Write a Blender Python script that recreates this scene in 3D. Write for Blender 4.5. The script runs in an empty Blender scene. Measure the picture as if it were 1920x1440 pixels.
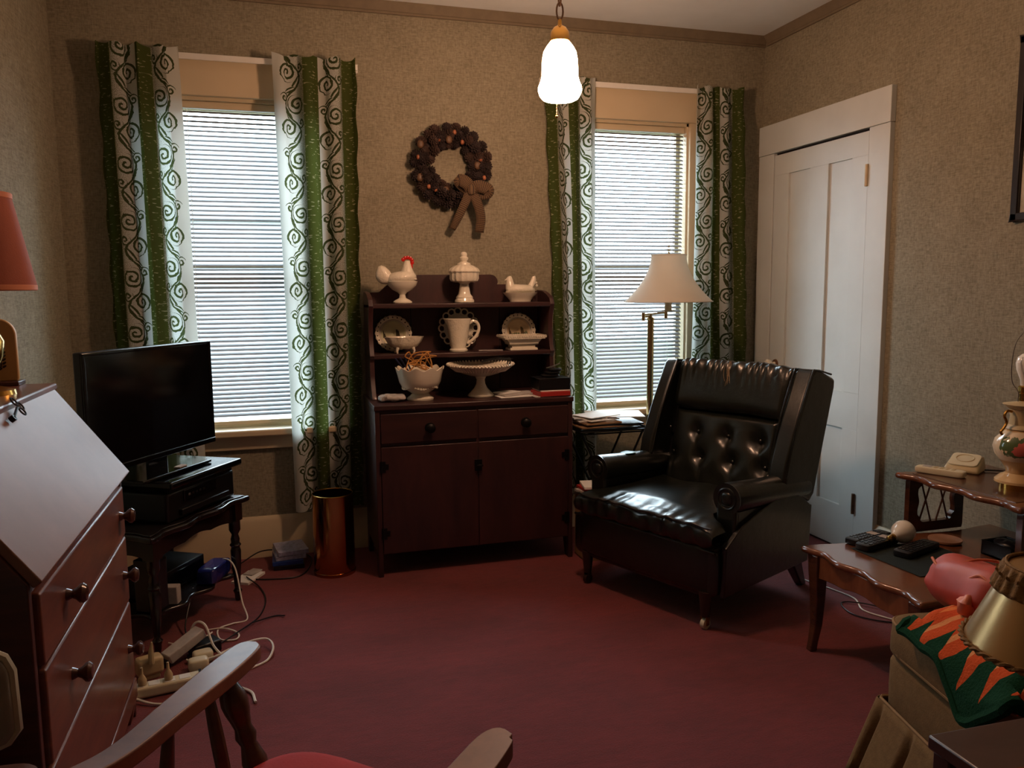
import bpy, bmesh, math, random
from math import sin, cos, pi, radians as R_, sqrt, atan2
from mathutils import Vector, Matrix, noise as MN

SC = bpy.context.scene
COL = SC.collection
V = Vector
random.seed(7)

# ------------------------------------------------------------------ materials
def lin(c):
    c = c / 255.0
    return c / 12.92 if c <= 0.04045 else ((c + 0.055) / 1.055) ** 2.4

def srgb(r, g, b):
    return (lin(r), lin(g), lin(b), 1.0)

class X:
    """tiny expression builder over Math nodes"""
    nt = None
    def __init__(s, v): s.v = v
    @staticmethod
    def op(o, *a):
        n = X.nt.nodes.new('ShaderNodeMath'); n.operation = o
        for i, q in enumerate(a):
            q = q.v if isinstance(q, X) else q
            if isinstance(q, (int, float)): n.inputs[i].default_value = q
            else: X.nt.links.new(q, n.inputs[i])
        return X(n.outputs[0])
    def __add__(s, o): return X.op('ADD', s, o)
    __radd__ = __add__
    def __sub__(s, o): return X.op('SUBTRACT', s, o)
    def __rsub__(s, o): return X.op('SUBTRACT', o, s)
    def __mul__(s, o): return X.op('MULTIPLY', s, o)
    __rmul__ = __mul__
    def __truediv__(s, o): return X.op('DIVIDE', s, o)
    def lt(s, o): return X.op('LESS_THAN', s, o)
    def gt(s, o): return X.op('GREATER_THAN', s, o)
    def fr(s): return X.op('FRACT', s)
    def fl(s): return X.op('FLOOR', s)
    def ab(s): return X.op('ABSOLUTE', s)
    def mod(s, o): return X.op('FLOORED_MODULO', s, o)
    def mx(s, o): return X.op('MAXIMUM', s, o)
    def mn(s, o): return X.op('MINIMUM', s, o)
    def sn(s): return X.op('SINE', s)
    def sq(s): return X.op('SQRT', s)
    def at(s, o): return X.op('ARCTAN2', s, o)

def new_mat(name):
    m = bpy.data.materials.new(name); m.use_nodes = True
    nt = m.node_tree
    b = nt.nodes['Principled BSDF']
    return m, nt, b

def node(nt, typ, **kw):
    n = nt.nodes.new(typ)
    for k, v in kw.items():
        if k.startswith('i_'):
            n.inputs[k[2:]].default_value = v
        else:
            setattr(n, k, v)
    return n

def mapped(nt, scale, coord='Object'):
    tc = nt.nodes.new('ShaderNodeTexCoord')
    mp = nt.nodes.new('ShaderNodeMapping')
    mp.inputs['Scale'].default_value = scale
    nt.links.new(tc.outputs[coord], mp.inputs['Vector'])
    return mp.outputs['Vector']

def noise_tex(nt, scale=(1, 1, 1), s=1.0, detail=3.0, rough=.6, coord='Object'):
    n = node(nt, 'ShaderNodeTexNoise')
    n.inputs['Scale'].default_value = s
    n.inputs['Detail'].default_value = detail
    n.inputs['Roughness'].default_value = rough
    nt.links.new(mapped(nt, scale, coord), n.inputs['Vector'])
    return n.outputs['Fac']

def ramp2(nt, fac, c0, c1, p0=.3, p1=.7):
    r = node(nt, 'ShaderNodeValToRGB')
    r.color_ramp.elements[0].position = p0; r.color_ramp.elements[0].color = c0
    r.color_ramp.elements[1].position = p1; r.color_ramp.elements[1].color = c1
    nt.links.new(fac, r.inputs['Fac'])
    return r.outputs['Color']

def bump(nt, b, fac, strength=.2, dist=.01):
    n = node(nt, 'ShaderNodeBump')
    n.inputs['Strength'].default_value = strength
    n.inputs['Distance'].default_value = dist
    nt.links.new(fac, n.inputs['Height'])
    nt.links.new(n.outputs['Normal'], b.inputs['Normal'])

def plain(name, c, rough=.5, metal=0.0, spec=.5, coat=0.0, var=.12, vs=12.0, bmp=0.0, bs=60.0, transl=0.0):
    """plain surface with a little procedural unevenness"""
    m, nt, b = new_mat(name)
    c = srgb(*c)
    d = tuple(max(0, x * (1 - var)) for x in c[:3]) + (1,)
    l = tuple(min(1, x * (1 + var)) for x in c[:3]) + (1,)
    nt.links.new(ramp2(nt, noise_tex(nt, s=vs), d, l), b.inputs['Base Color'])
    b.inputs['Roughness'].default_value = rough
    b.inputs['Metallic'].default_value = metal
    b.inputs['Specular IOR Level'].default_value = spec
    b.inputs['Coat Weight'].default_value = coat
    b.inputs['Coat Roughness'].default_value = .12
    if bmp: bump(nt, b, noise_tex(nt, s=bs, detail=4), bmp, .004)
    if transl:
        t = node(nt, 'ShaderNodeBsdfTranslucent'); t.inputs['Color'].default_value = l
        mx = node(nt, 'ShaderNodeMixShader'); mx.inputs[0].default_value = transl
        nt.links.new(b.outputs[0], mx.inputs[1]); nt.links.new(t.outputs[0], mx.inputs[2])
        nt.links.new(mx.outputs[0], nt.nodes['Material Output'].inputs['Surface'])
    return m

def wood(name, c0, c1, scale=(3, 3, 40), rough=.3, coat=.3, bmp=.06):
    m, nt, b = new_mat(name)
    f = noise_tex(nt, scale, 1.0, 5, .65)
    nt.links.new(ramp2(nt, f, srgb(*c0), srgb(*c1), .32, .68), b.inputs['Base Color'])
    b.inputs['Roughness'].default_value = rough
    b.inputs['Coat Weight'].default_value = coat
    b.inputs['Coat Roughness'].default_value = .15
    if bmp: bump(nt, b, f, bmp, .003)
    return m

def emit(name, c, strength):
    m = bpy.data.materials.new(name); m.use_nodes = True
    nt = m.node_tree; nt.nodes.clear()
    e = node(nt, 'ShaderNodeEmission'); e.inputs['Color'].default_value = c; e.inputs['Strength'].default_value = strength
    o = node(nt, 'ShaderNodeOutputMaterial'); nt.links.new(e.outputs[0], o.inputs['Surface'])
    return m

def wallpaper(name, ax):
    """woven burlap-look paper; ax = the horizontal axis of the wall"""
    m, nt, b = new_mat(name)
    h = (22, 1, 260) if ax == 'x' else (1, 22, 260)
    v = (260, 1, 22) if ax == 'x' else (1, 260, 22)
    n1 = X(noise_tex(nt, h, 1, 3, .6)); n2 = X(noise_tex(nt, v, 1, 3, .6)); n3 = X(noise_tex(nt, (1, 1, 1), 5, 4, .7)); n4 = X(noise_tex(nt, (1, 1, 1), 70, 3, .7))
    X.nt = nt
    f = n1 * .3 + n2 * .25 + n3 * .15 + n4 * .3
    col = ramp2(nt, f.v, srgb(104, 98, 80), srgb(166, 159, 138), .36, .64)
    nt.links.new(col, b.inputs['Base Color'])
    b.inputs['Roughness'].default_value = .8
    b.inputs['Specular IOR Level'].default_value = .25
    bump(nt, b, f.v, .35, .004)
    return m

def carpet_mat(name):
    m, nt, b = new_mat(name)
    f1 = noise_tex(nt, (1, 1, 1), 180, 3, .7); f2 = noise_tex(nt, (1, 2.2, 1), 2.2, 4, .6); f3 = noise_tex(nt, (14, 60, 1), 1, 3, .6)
    X.nt = nt
    f = X(f1) * .3 + X(f2) * .4 + X(f3) * .3
    nt.links.new(ramp2(nt, f.v, srgb(88, 36, 38), srgb(130, 53, 55), .33, .67), b.inputs['Base Color'])
    b.inputs['Roughness'].default_value = .95
    b.inputs['Specular IOR Level'].default_value = .1
    b.inputs['Sheen Weight'].default_value = .25
    bump(nt, b, f1, .5, .006)
    return m

def curtain_mat(name):
    """white bands of scrolling vines between solid green bands; UV in metres of cloth"""
    m, nt, b = new_mat(name)
    X.nt = nt
    uv = node(nt, 'ShaderNodeUVMap'); uv.uv_map = 'UVMap'
    sp = node(nt, 'ShaderNodeSeparateXYZ'); nt.links.new(uv.outputs[0], sp.inputs[0])
    u, v = X(sp.outputs[0]), X(sp.outputs[1])
    nz = node(nt, 'ShaderNodeTexNoise'); nz.inputs['Scale'].default_value = 60; nz.inputs['Detail'].default_value = 2
    nt.links.new(uv.outputs[0], nz.inputs['Vector'])
    wob = (X(nz.outputs['Fac']) - .5) * .012
    MARG, SB, GB = .030, .135, .086
    U = u - MARG
    k = U.mod(SB + GB)
    bandid = (U / (SB + GB)).fl()
    in_scroll = k.lt(SB) * U.gt(0)
    in_green = k.gt(SB) * U.gt(0)
    P = .250
    vv = (v + bandid * .045 + wob).mod(P)
    kx = k + wob
    def spiral(cx, cy, rad, spacing, w, sgn, ph):
        dx, dy = kx - cx, (vv - cy) * sgn
        r = (dx * dx + dy * dy).sq()
        th = dy.at(dx) / (2 * pi)
        d = ((r / spacing - th + ph).fr() - .5).ab() * spacing
        return d.lt(w) * r.lt(rad)
    def ellipse(cx, cy, ang, a_, b_, hollow=.45):
        dx, dy = kx - cx, vv - cy
        p = (dx * cos(ang) + dy * sin(ang)) / a_
        q = (dy * cos(ang) - dx * sin(ang)) / b_
        rr = p * p + q * q
        vein = q.ab().gt(.28)
        return rr.lt(1) * vein
    stem_x = ((v + bandid * .045) * (2 * pi / P) + .6).sn() * .040 + .068
    stem = (kx - stem_x).ab().lt(.0055)
    pat = spiral(.046, .060, .046, .0235, .0050, 1, .2)
    pat = pat.mx(spiral(.090, .170, .046, .0235, .0050, -1, .1))
    pat = pat.mx(spiral(.112, .085, .024, .0170, .0042, -1, .5))
    pat = pat.mx(spiral(.022, .195, .024, .0170, .0042, 1, .4))
    pat = pat.mx(stem)
    pat = pat.mx(ellipse(.090, .018, 1.0, .044, .0125)).mx(ellipse(.046, .124, 2.2, .040, .0120)).mx(ellipse(.056, .232, .5, .034, .0100))
    pat = pat * in_scroll
    # stippled shading of the white band next to the green
    n2 = node(nt, 'ShaderNodeTexNoise'); n2.inputs['Scale'].default_value = 420; n2.inputs['Detail'].default_value = 1
    nt.links.new(uv.outputs[0], n2.inputs['Vector'])
    edge = ((k - SB * .52) / (SB * .48)).mx(0)
    stip = X(n2.outputs['Fac']).lt(edge * .28 + .30) * in_scroll * k.gt(SB * .55)
    # pale dashes on green
    mp = node(nt, 'ShaderNodeMapping'); mp.inputs['Scale'].default_value = (38, 150, 1)
    nt.links.new(uv.outputs[0], mp.inputs['Vector'])
    n3 = node(nt, 'ShaderNodeTexNoise'); n3.inputs['Scale'].default_value = 1; n3.inputs['Detail'].default_value = 1
    nt.links.new(mp.outputs[0], n3.inputs['Vector'])
    dash = X(n3.outputs['Fac']).gt(.66) * in_green
    def mixc(f, a, c):
        n = node(nt, 'ShaderNodeMix'); n.data_type = 'RGBA'
        nt.links.new(f.v, n.inputs['Factor'])
        for sock, q in ((n.inputs['A'], a), (n.inputs['B'], c)):
            if isinstance(q, tuple): sock.default_value = q
            else: nt.links.new(q, sock)
        return n.outputs['Result']
    c = mixc(in_green, srgb(214, 218, 212), srgb(80, 92, 42))
    c = mixc(stip, c, srgb(96, 102, 60))
    c = mixc(pat, c, srgb(70, 82, 48))
    c = mixc(dash, c, srgb(176, 176, 140))
    nt.links.new(c, b.inputs['Base Color'])
    b.inputs['Roughness'].default_value = .75
    b.inputs['Specular IOR Level'].default_value = .2
    t = node(nt, 'ShaderNodeBsdfTranslucent'); nt.links.new(c, t.inputs['Color'])
    mx = node(nt, 'ShaderNodeMixShader'); mx.inputs[0].default_value = .55
    nt.links.new(b.outputs[0], mx.inputs[1]); nt.links.new(t.outputs[0], mx.inputs[2])
    nt.links.new(mx.outputs[0], nt.nodes['Material Output'].inputs['Surface'])
    return m

def zigzag_mat(name):
    """green and orange flame-stitch knit, UV 0..1"""
    m, nt, b = new_mat(name); X.nt = nt
    uv = node(nt, 'ShaderNodeUVMap'); uv.uv_map = 'UVMap'
    sp = node(nt, 'ShaderNodeSeparateXYZ'); nt.links.new(uv.outputs[0], sp.inputs[0])
    u, v = X(sp.outputs[0]), X(sp.outputs[1])
    nz = node(nt, 'ShaderNodeTexNoise'); nz.inputs['Scale'].default_value = 9; nt.links.new(uv.outputs[0], nz.inputs['Vector'])
    w = (X(nz.outputs['Fac']) - .5) * .1
    saw = (u * 5.0 + w + v * 1.1).fr()
    f = v * .62 + w * .3 - saw * .20 - u * .12 + .02
    f = f.mx((u - .94) * 40)
    rr = node(nt, 'ShaderNodeValToRGB'); cr = rr.color_ramp; cr.interpolation = 'CONSTANT'
    cr.elements[0].position = 0; cr.elements[0].color = srgb(206, 84, 42)
    cr.elements[1].position = .34; cr.elements[1].color = srgb(24, 66, 44)
    for p_, c_ in ((.06, (222, 128, 70)), (.11, (206, 84, 42)), (.19, (226, 150, 96)), (.235, (208, 88, 44))):
        e = cr.elements.new(p_); e.color = srgb(*c_)
    nt.links.new(f.v, rr.inputs['Fac'])
    nt.links.new(rr.outputs['Color'], b.inputs['Base Color'])
    b.inputs['Roughness'].default_value = .95; b.inputs['Specular IOR Level'].default_value = .1
    bump(nt, b, noise_tex(nt, s=160, detail=3), .6, .006)
    return m

def gingham_mat(name):
    m, nt, b = new_mat(name); X.nt = nt
    uv = node(nt, 'ShaderNodeUVMap'); uv.uv_map = 'UVMap'
    sp = node(nt, 'ShaderNodeSeparateXYZ'); nt.links.new(uv.outputs[0], sp.inputs[0])
    u, v = X(sp.outputs[0]), X(sp.outputs[1])
    a = (u * 9).fr().lt(.35); c = (v * 26).fr().lt(.35)
    f = a.mx(c)
    nt.links.new(ramp2(nt, f.v, srgb(120, 96, 66), srgb(52, 38, 32), .2, .8), b.inputs['Base Color'])
    b.inputs['Roughness'].default_value = .85
    return m

def plate_mat(name, sky, hill, tree):
    """white glazed plate with a small painted landscape in the middle (object space, plate in XZ)"""
    m, nt, b = new_mat(name); X.nt = nt
    tc = node(nt, 'ShaderNodeTexCoord'); sp = node(nt, 'ShaderNodeSeparateXYZ'); nt.links.new(tc.outputs['Object'], sp.inputs[0])
    x, z = X(sp.outputs[0]), X(sp.outputs[2]) - .09
    nz = X(noise_tex(nt, (60, 1, 60), 1, 4, .7))
    r = (x * x + z * z).sq()
    land = (z - (nz - .5) * .05 - x * .12 + .012).lt(0) * z.gt(-.035) * x.ab().lt(.05)
    trees = ((x * 90).sn() * .5 + nz).gt(.72 + z * 14) * (x.ab() - .032).ab().lt(.018) * z.gt(-.022) * z.lt(.026)
    def mixc(f, a, c):
        n = node(nt, 'ShaderNodeMix'); n.data_type = 'RGBA'; nt.links.new(f.v, n.inputs['Factor'])
        for sock, q in ((n.inputs['A'], a), (n.inputs['B'], c)):
            if isinstance(q, tuple): sock.default_value = q
            else: nt.links.new(q, sock)
        return n.outputs['Result']
    inn = r.lt(.062)
    c = mixc(inn, srgb(226, 222, 208), srgb(*sky))
    c = mixc(land * inn, c, srgb(*hill))
    c = mixc(trees * inn, c, srgb(*tree))
    nt.links.new(c, b.inputs['Base Color'])
    b.inputs['Roughness'].default_value = .2
    return m

def urn_mat(name):
    m, nt, b = new_mat(name); X.nt = nt
    tc = node(nt, 'ShaderNodeTexCoord'); sp = node(nt, 'ShaderNodeSeparateXYZ'); nt.links.new(tc.outputs['Object'], sp.inputs[0])
    x, y, z = X(sp.outputs[0]), X(sp.outputs[1]), X(sp.outputs[2])
    nz = X(noise_tex(nt, (1, 1, 1), 34, 3, .6))
    def blob(cx, cz, rad):
        d = ((x - cx) * (x - cx) + (z - cz) * (z - cz)).sq() + (nz - .5) * .04
        return d.lt(rad) * y.lt(0)
    def mixc(f, a, c):
        n = node(nt, 'ShaderNodeMix'); n.data_type = 'RGBA'; nt.links.new(f.v, n.inputs['Factor'])
        for sock, q in ((n.inputs['A'], a), (n.inputs['B'], c)):
            if isinstance(q, tuple): sock.default_value = q
            else: nt.links.new(q, sock)
        return n.outputs['Result']
    c = mixc(z.gt(.10) * z.lt(.20), srgb(206, 172, 122), srgb(226, 208, 176))
    c = mixc(blob(-.050, .150, .034), c, srgb(86, 104, 66))
    c = mixc(blob(.010, .138, .020), c, srgb(86, 104, 66))
    c = mixc(blob(-.042, .148, .026), c, srgb(206, 104, 92))
    nt.links.new(c, b.inputs['Base Color'])
    b.inputs['Roughness'].default_value = .15; b.inputs['Coat Weight'].default_value = .5
    return m

def leather(name, c):
    m, nt, b = new_mat(name)
    c = srgb(*c); l = tuple(x * 1.5 for x in c[:3]) + (1,)
    nt.links.new(ramp2(nt, noise_tex(nt, s=9, detail=4), c, l), b.inputs['Base Color'])
    b.inputs['Roughness'].default_value = .3
    b.inputs['Coat Weight'].default_value = .35; b.inputs['Coat Roughness'].default_value = .18
    X.nt = nt
    f = X(noise_tex(nt, s=14, detail=4, rough=.6)) * .8 + X(noise_tex(nt, s=260, detail=2)) * .12
    bump(nt, b, f.v, .22, .012)
    return m

def rose_oil(name):
    m, nt, b = new_mat(name)
    nt.links.new(ramp2(nt, noise_tex(nt, s=6, detail=4), srgb(190, 186, 170), srgb(90, 84, 74), .4, .6), b.inputs['Base Color'])
    b.inputs['Roughness'].default_value = .3
    return m

M = {}
M['wall_x'] = wallpaper('wallpaper_back', 'x')
M['wall_y'] = wallpaper('wallpaper_side', 'y')
M['ceiling'] = plain('ceiling_paint', (228, 236, 240), .85, spec=.2, var=.04, vs=4)
M['carpet'] = carpet_mat('red_carpet')
M['trim'] = plain('cream_trim_paint', (206, 190, 158), .45, var=.05, vs=3, bmp=.04, bs=30)
M['door'] = plain('white_door_paint', (204, 210, 208), .4, var=.05, vs=4, bmp=.05, bs=24)
M['crown'] = plain('papered_crown', (118, 106, 86), .7, var=.1, vs=20)
M['gap'] = plain('dark_gap', (18, 14, 12), .9)
M['slat'] = plain('blind_slat', (118, 118, 120), .6, var=.03, transl=.0)
M['cordw'] = plain('white_cord', (226, 222, 210), .6, var=.05)
M['curtain'] = curtain_mat('vine_curtain')
M['glassy'] = None
M['dresser'] = wood('dark_red_stain', (46, 26, 27), (68, 38, 37), (14, 14, 3), .42, .12)
M['dresser_h'] = wood('dark_red_stain_cross', (45, 26, 27), (66, 38, 37), (3, 14, 14), .42, .12)
M['iron'] = plain('black_iron', (22, 20, 20), .45, metal=.6, var=.2)
M['milk'] = plain('milk_glass', (228, 222, 204), .16, var=.03, coat=.4)
M['milkb'] = plain('milk_glass_relief', (226, 220, 202), .2, var=.04, coat=.4, bmp=.9, bs=70)
M['red'] = plain('red_glaze', (190, 34, 28), .25, var=.1)
M['leather'] = leather('black_green_leather', (17, 20, 16))
M['leather_d'] = leather('side_leather', (15, 15, 17))
M['button'] = plain('leather_button', (18, 18, 16), .2, coat=.5)
M['darkwood'] = wood('dark_leg_wood', (34, 22, 18), (54, 34, 26), (6, 6, 30), .35, .3)
M['brass'] = plain('polished_brass', (206, 160, 84), .22, metal=1, var=.06)
M['brassd'] = plain('brass_basket_skin', (176, 126, 78), .12, metal=1, var=.05, vs=3)
M['chromeb'] = plain('aged_brass_pole', (204, 182, 132), .26, metal=1, var=.08)
M['shade_w'] = plain('cream_lampshade_cloth', (222, 214, 200), .8, var=.03, transl=.45, bmp=.1, bs=300)
M['shade_o'] = plain('coral_lampshade_cloth', (160, 84, 60), .8, var=.06, transl=.1, bmp=.15, bs=250)
M['shade_oe'] = plain('coral_binding', (200, 122, 84), .7, var=.05)
M['shade_g'] = plain('gold_satin_shade', (206, 168, 112), .28, metal=.7, spec=.6, var=.04)
M['braid'] = plain('gold_braid', (142, 108, 56), .8, var=.3, vs=90, bmp=.6, bs=160)
M['blackp'] = plain('black_plastic', (16, 16, 18), .35, var=.1)
M['blackg'] = plain('gloss_black_screen', (7, 7, 9), .12, var=.05)
M['blackw'] = plain('black_lacquer_wood', (26, 20, 20), .25, coat=.5, var=.15)
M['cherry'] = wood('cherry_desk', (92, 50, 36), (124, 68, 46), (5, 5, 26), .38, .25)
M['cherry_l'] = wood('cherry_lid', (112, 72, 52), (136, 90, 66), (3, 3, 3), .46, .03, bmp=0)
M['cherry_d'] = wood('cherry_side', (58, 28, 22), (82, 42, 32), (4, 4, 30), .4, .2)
M['knobw'] = plain('turned_knob_wood', (72, 38, 26), .22, coat=.6, var=.15)
M['maple'] = wood('maple_arm', (112, 66, 40), (146, 90, 54), (8, 8, 8), .48, .12)
M['thread'] = plain('frayed_thread', (176, 148, 112), .8)
M['maple_d'] = wood('maple_turning', (60, 34, 24), (92, 54, 36), (10, 10, 24), .34, .4)
M['endt'] = wood('end_table_wood', (96, 56, 36), (134, 82, 52), (4, 12, 4), .22, .6)
M['endt_d'] = wood('end_table_wood_dark', (64, 36, 26), (92, 56, 38), (6, 6, 20), .25, .5)
M['sidet'] = wood('side_table_wood', (62, 40, 34), (80, 52, 43), (4, 10, 4), .4, .25)
M['ivory'] = plain('ivory_plastic', (214, 206, 176), .35, var=.03)
M['ivoryd'] = plain('aged_ivory_plastic', (196, 178, 138), .45, var=.08)
M['white'] = plain('white_plastic', (226, 226, 220), .35, var=.03)
M['paper'] = plain('paper_white', (232, 232, 228), .8, var=.03)
M['paperb'] = plain('paper_brown', (150, 118, 84), .8, var=.12)
M['papergrey'] = plain('paper_grey', (176, 172, 168), .8, var=.15, vs=30)
M['redbook'] = plain('red_cover', (172, 42, 38), .5, var=.08)
M['olive'] = plain('olive_upholstery', (122, 98, 66), .9, spec=.15, var=.12, vs=60, bmp=.3, bs=220)
M['olive_p'] = plain('olive_piping', (140, 110, 70), .85, var=.1)
M['coral'] = plain('coral_satin', (186, 72, 56), .5, var=.08, bmp=.12, bs=26, spec=.6)
M['coral_l'] = plain('coral_cording', (222, 130, 100), .5, var=.1)
M['zig'] = zigzag_mat('flame_stitch_knit')
M['urn'] = urn_mat('painted_urn')
M['gold'] = plain('gilt', (210, 160, 80), .2, metal=1, var=.1)
M['bulb'] = plain('white_bulb_glass', (236, 234, 224), .1, var=.02, coat=.5)
M['matg'] = plain('dark_green_mat', (14, 30, 28), .85, var=.2, bmp=.2, bs=200)
M['cork'] = plain('clay_coaster', (158, 118, 92), .6, var=.15)
M['bluep'] = plain('blue_case', (36, 66, 140), .3, var=.25, vs=40)
M['bluel'] = plain('pale_case', (150, 156, 184), .3, var=.35, vs=60)
M['darkcase'] = plain('black_case', (24, 24, 30), .3, var=.3, vs=60)
M['wrap'] = plain('blue_film', (30, 40, 110), .12, var=.3, coat=.6)
M['cone'] = plain('pine_cone_brown', (40, 27, 25), .8, var=.35, vs=60)
M['cone_l'] = plain('pine_cone_light', (62, 44, 36), .8, var=.3, vs=60)
M['nut'] = plain('hazelnut', (156, 96, 66), .35, var=.2, vs=30)
M['nutd'] = plain('walnut_shell', (92, 66, 44), .5, var=.25, vs=50)
M['gingham'] = gingham_mat('gingham_ribbon')
M['frame'] = plain('black_frame', (26, 20, 22), .3, coat=.3, var=.15)
M['picture'] = rose_oil('picture_print')
M['board'] = plain('cream_board', (196, 158, 104), .5, var=.05, vs=8)
M['ink'] = plain('dark_stencil', (40, 30, 22), .7, var=.2)
M['padg'] = plain('pale_grey_pad', (150, 146, 134), .85, var=.1, bmp=.2, bs=150)
M['padp'] = plain('pale_piping', (190, 184, 158), .7, var=.1)
M['seatb'] = plain('brown_seat_cloth', (92, 62, 54), .9, var=.12, bmp=.2, bs=150)
M['redseat'] = plain('red_seat_cloth', (178, 48, 52), .85, var=.08, bmp=.2, bs=150)
M['twine'] = plain('orange_twine', (190, 136, 72), .8, var=.2, vs=60)
M['navy'] = plain('navy_metal', (30, 34, 66), .4, var=.2)
M['steel'] = plain('worn_steel', (150, 146, 140), .3, metal=.9, var=.1)
M['hinge'] = plain('bronze_hinge', (112, 82, 58), .4, metal=.5, var=.2)
M['hingep'] = plain('painted_hinge', (196, 176, 140), .45, var=.1)
M['tray'] = plain('tray_metal_black', (18, 18, 18), .4, metal=.5, var=.2)
M['grassm'] = plain('lawn_green', (58, 70, 44), .95, var=.3, vs=2)
M['siding'] = plain('pale_siding', (176, 176, 176), .8, var=.06, vs=2)
M['roofm'] = plain('grey_roof', (110, 108, 108), .9, var=.2)
M['treem'] = plain('tree_leaves', (88, 110, 62), .9, var=.4, vs=6)
M['plate_a'] = plate_mat('plate_winter_scene', (206, 206, 170), (224, 218, 190), (70, 68, 52))
M['plate_b'] = plate_mat('plate_red_barn', (214, 196, 160), (96, 106, 70), (96, 84, 60))
M['green_mark'] = plain('green_worn_patch', (20, 66, 46), .35, var=.3)

# window glass: clear, thin, does not bend the light
def glass_mat():
    m = bpy.data.materials.new('window_glass'); m.use_nodes = True; nt = m.node_tree; nt.nodes.clear()
    t = node(nt, 'ShaderNodeBsdfTransparent'); t.inputs[0].default_value = (.96, .98, .97, 1)
    g = node(nt, 'ShaderNodeBsdfGlossy'); g.inputs['Roughness'].default_value = .02
    mx = node(nt, 'ShaderNodeMixShader'); mx.inputs[0].default_value = .05
    o = node(nt, 'ShaderNodeOutputMaterial')
    nt.links.new(t.outputs[0], mx.inputs[1]); nt.links.new(g.outputs[0], mx.inputs[2]); nt.links.new(mx.outputs[0], o.inputs['Surface'])
    return m
M['glassy'] = glass_mat()

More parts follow.
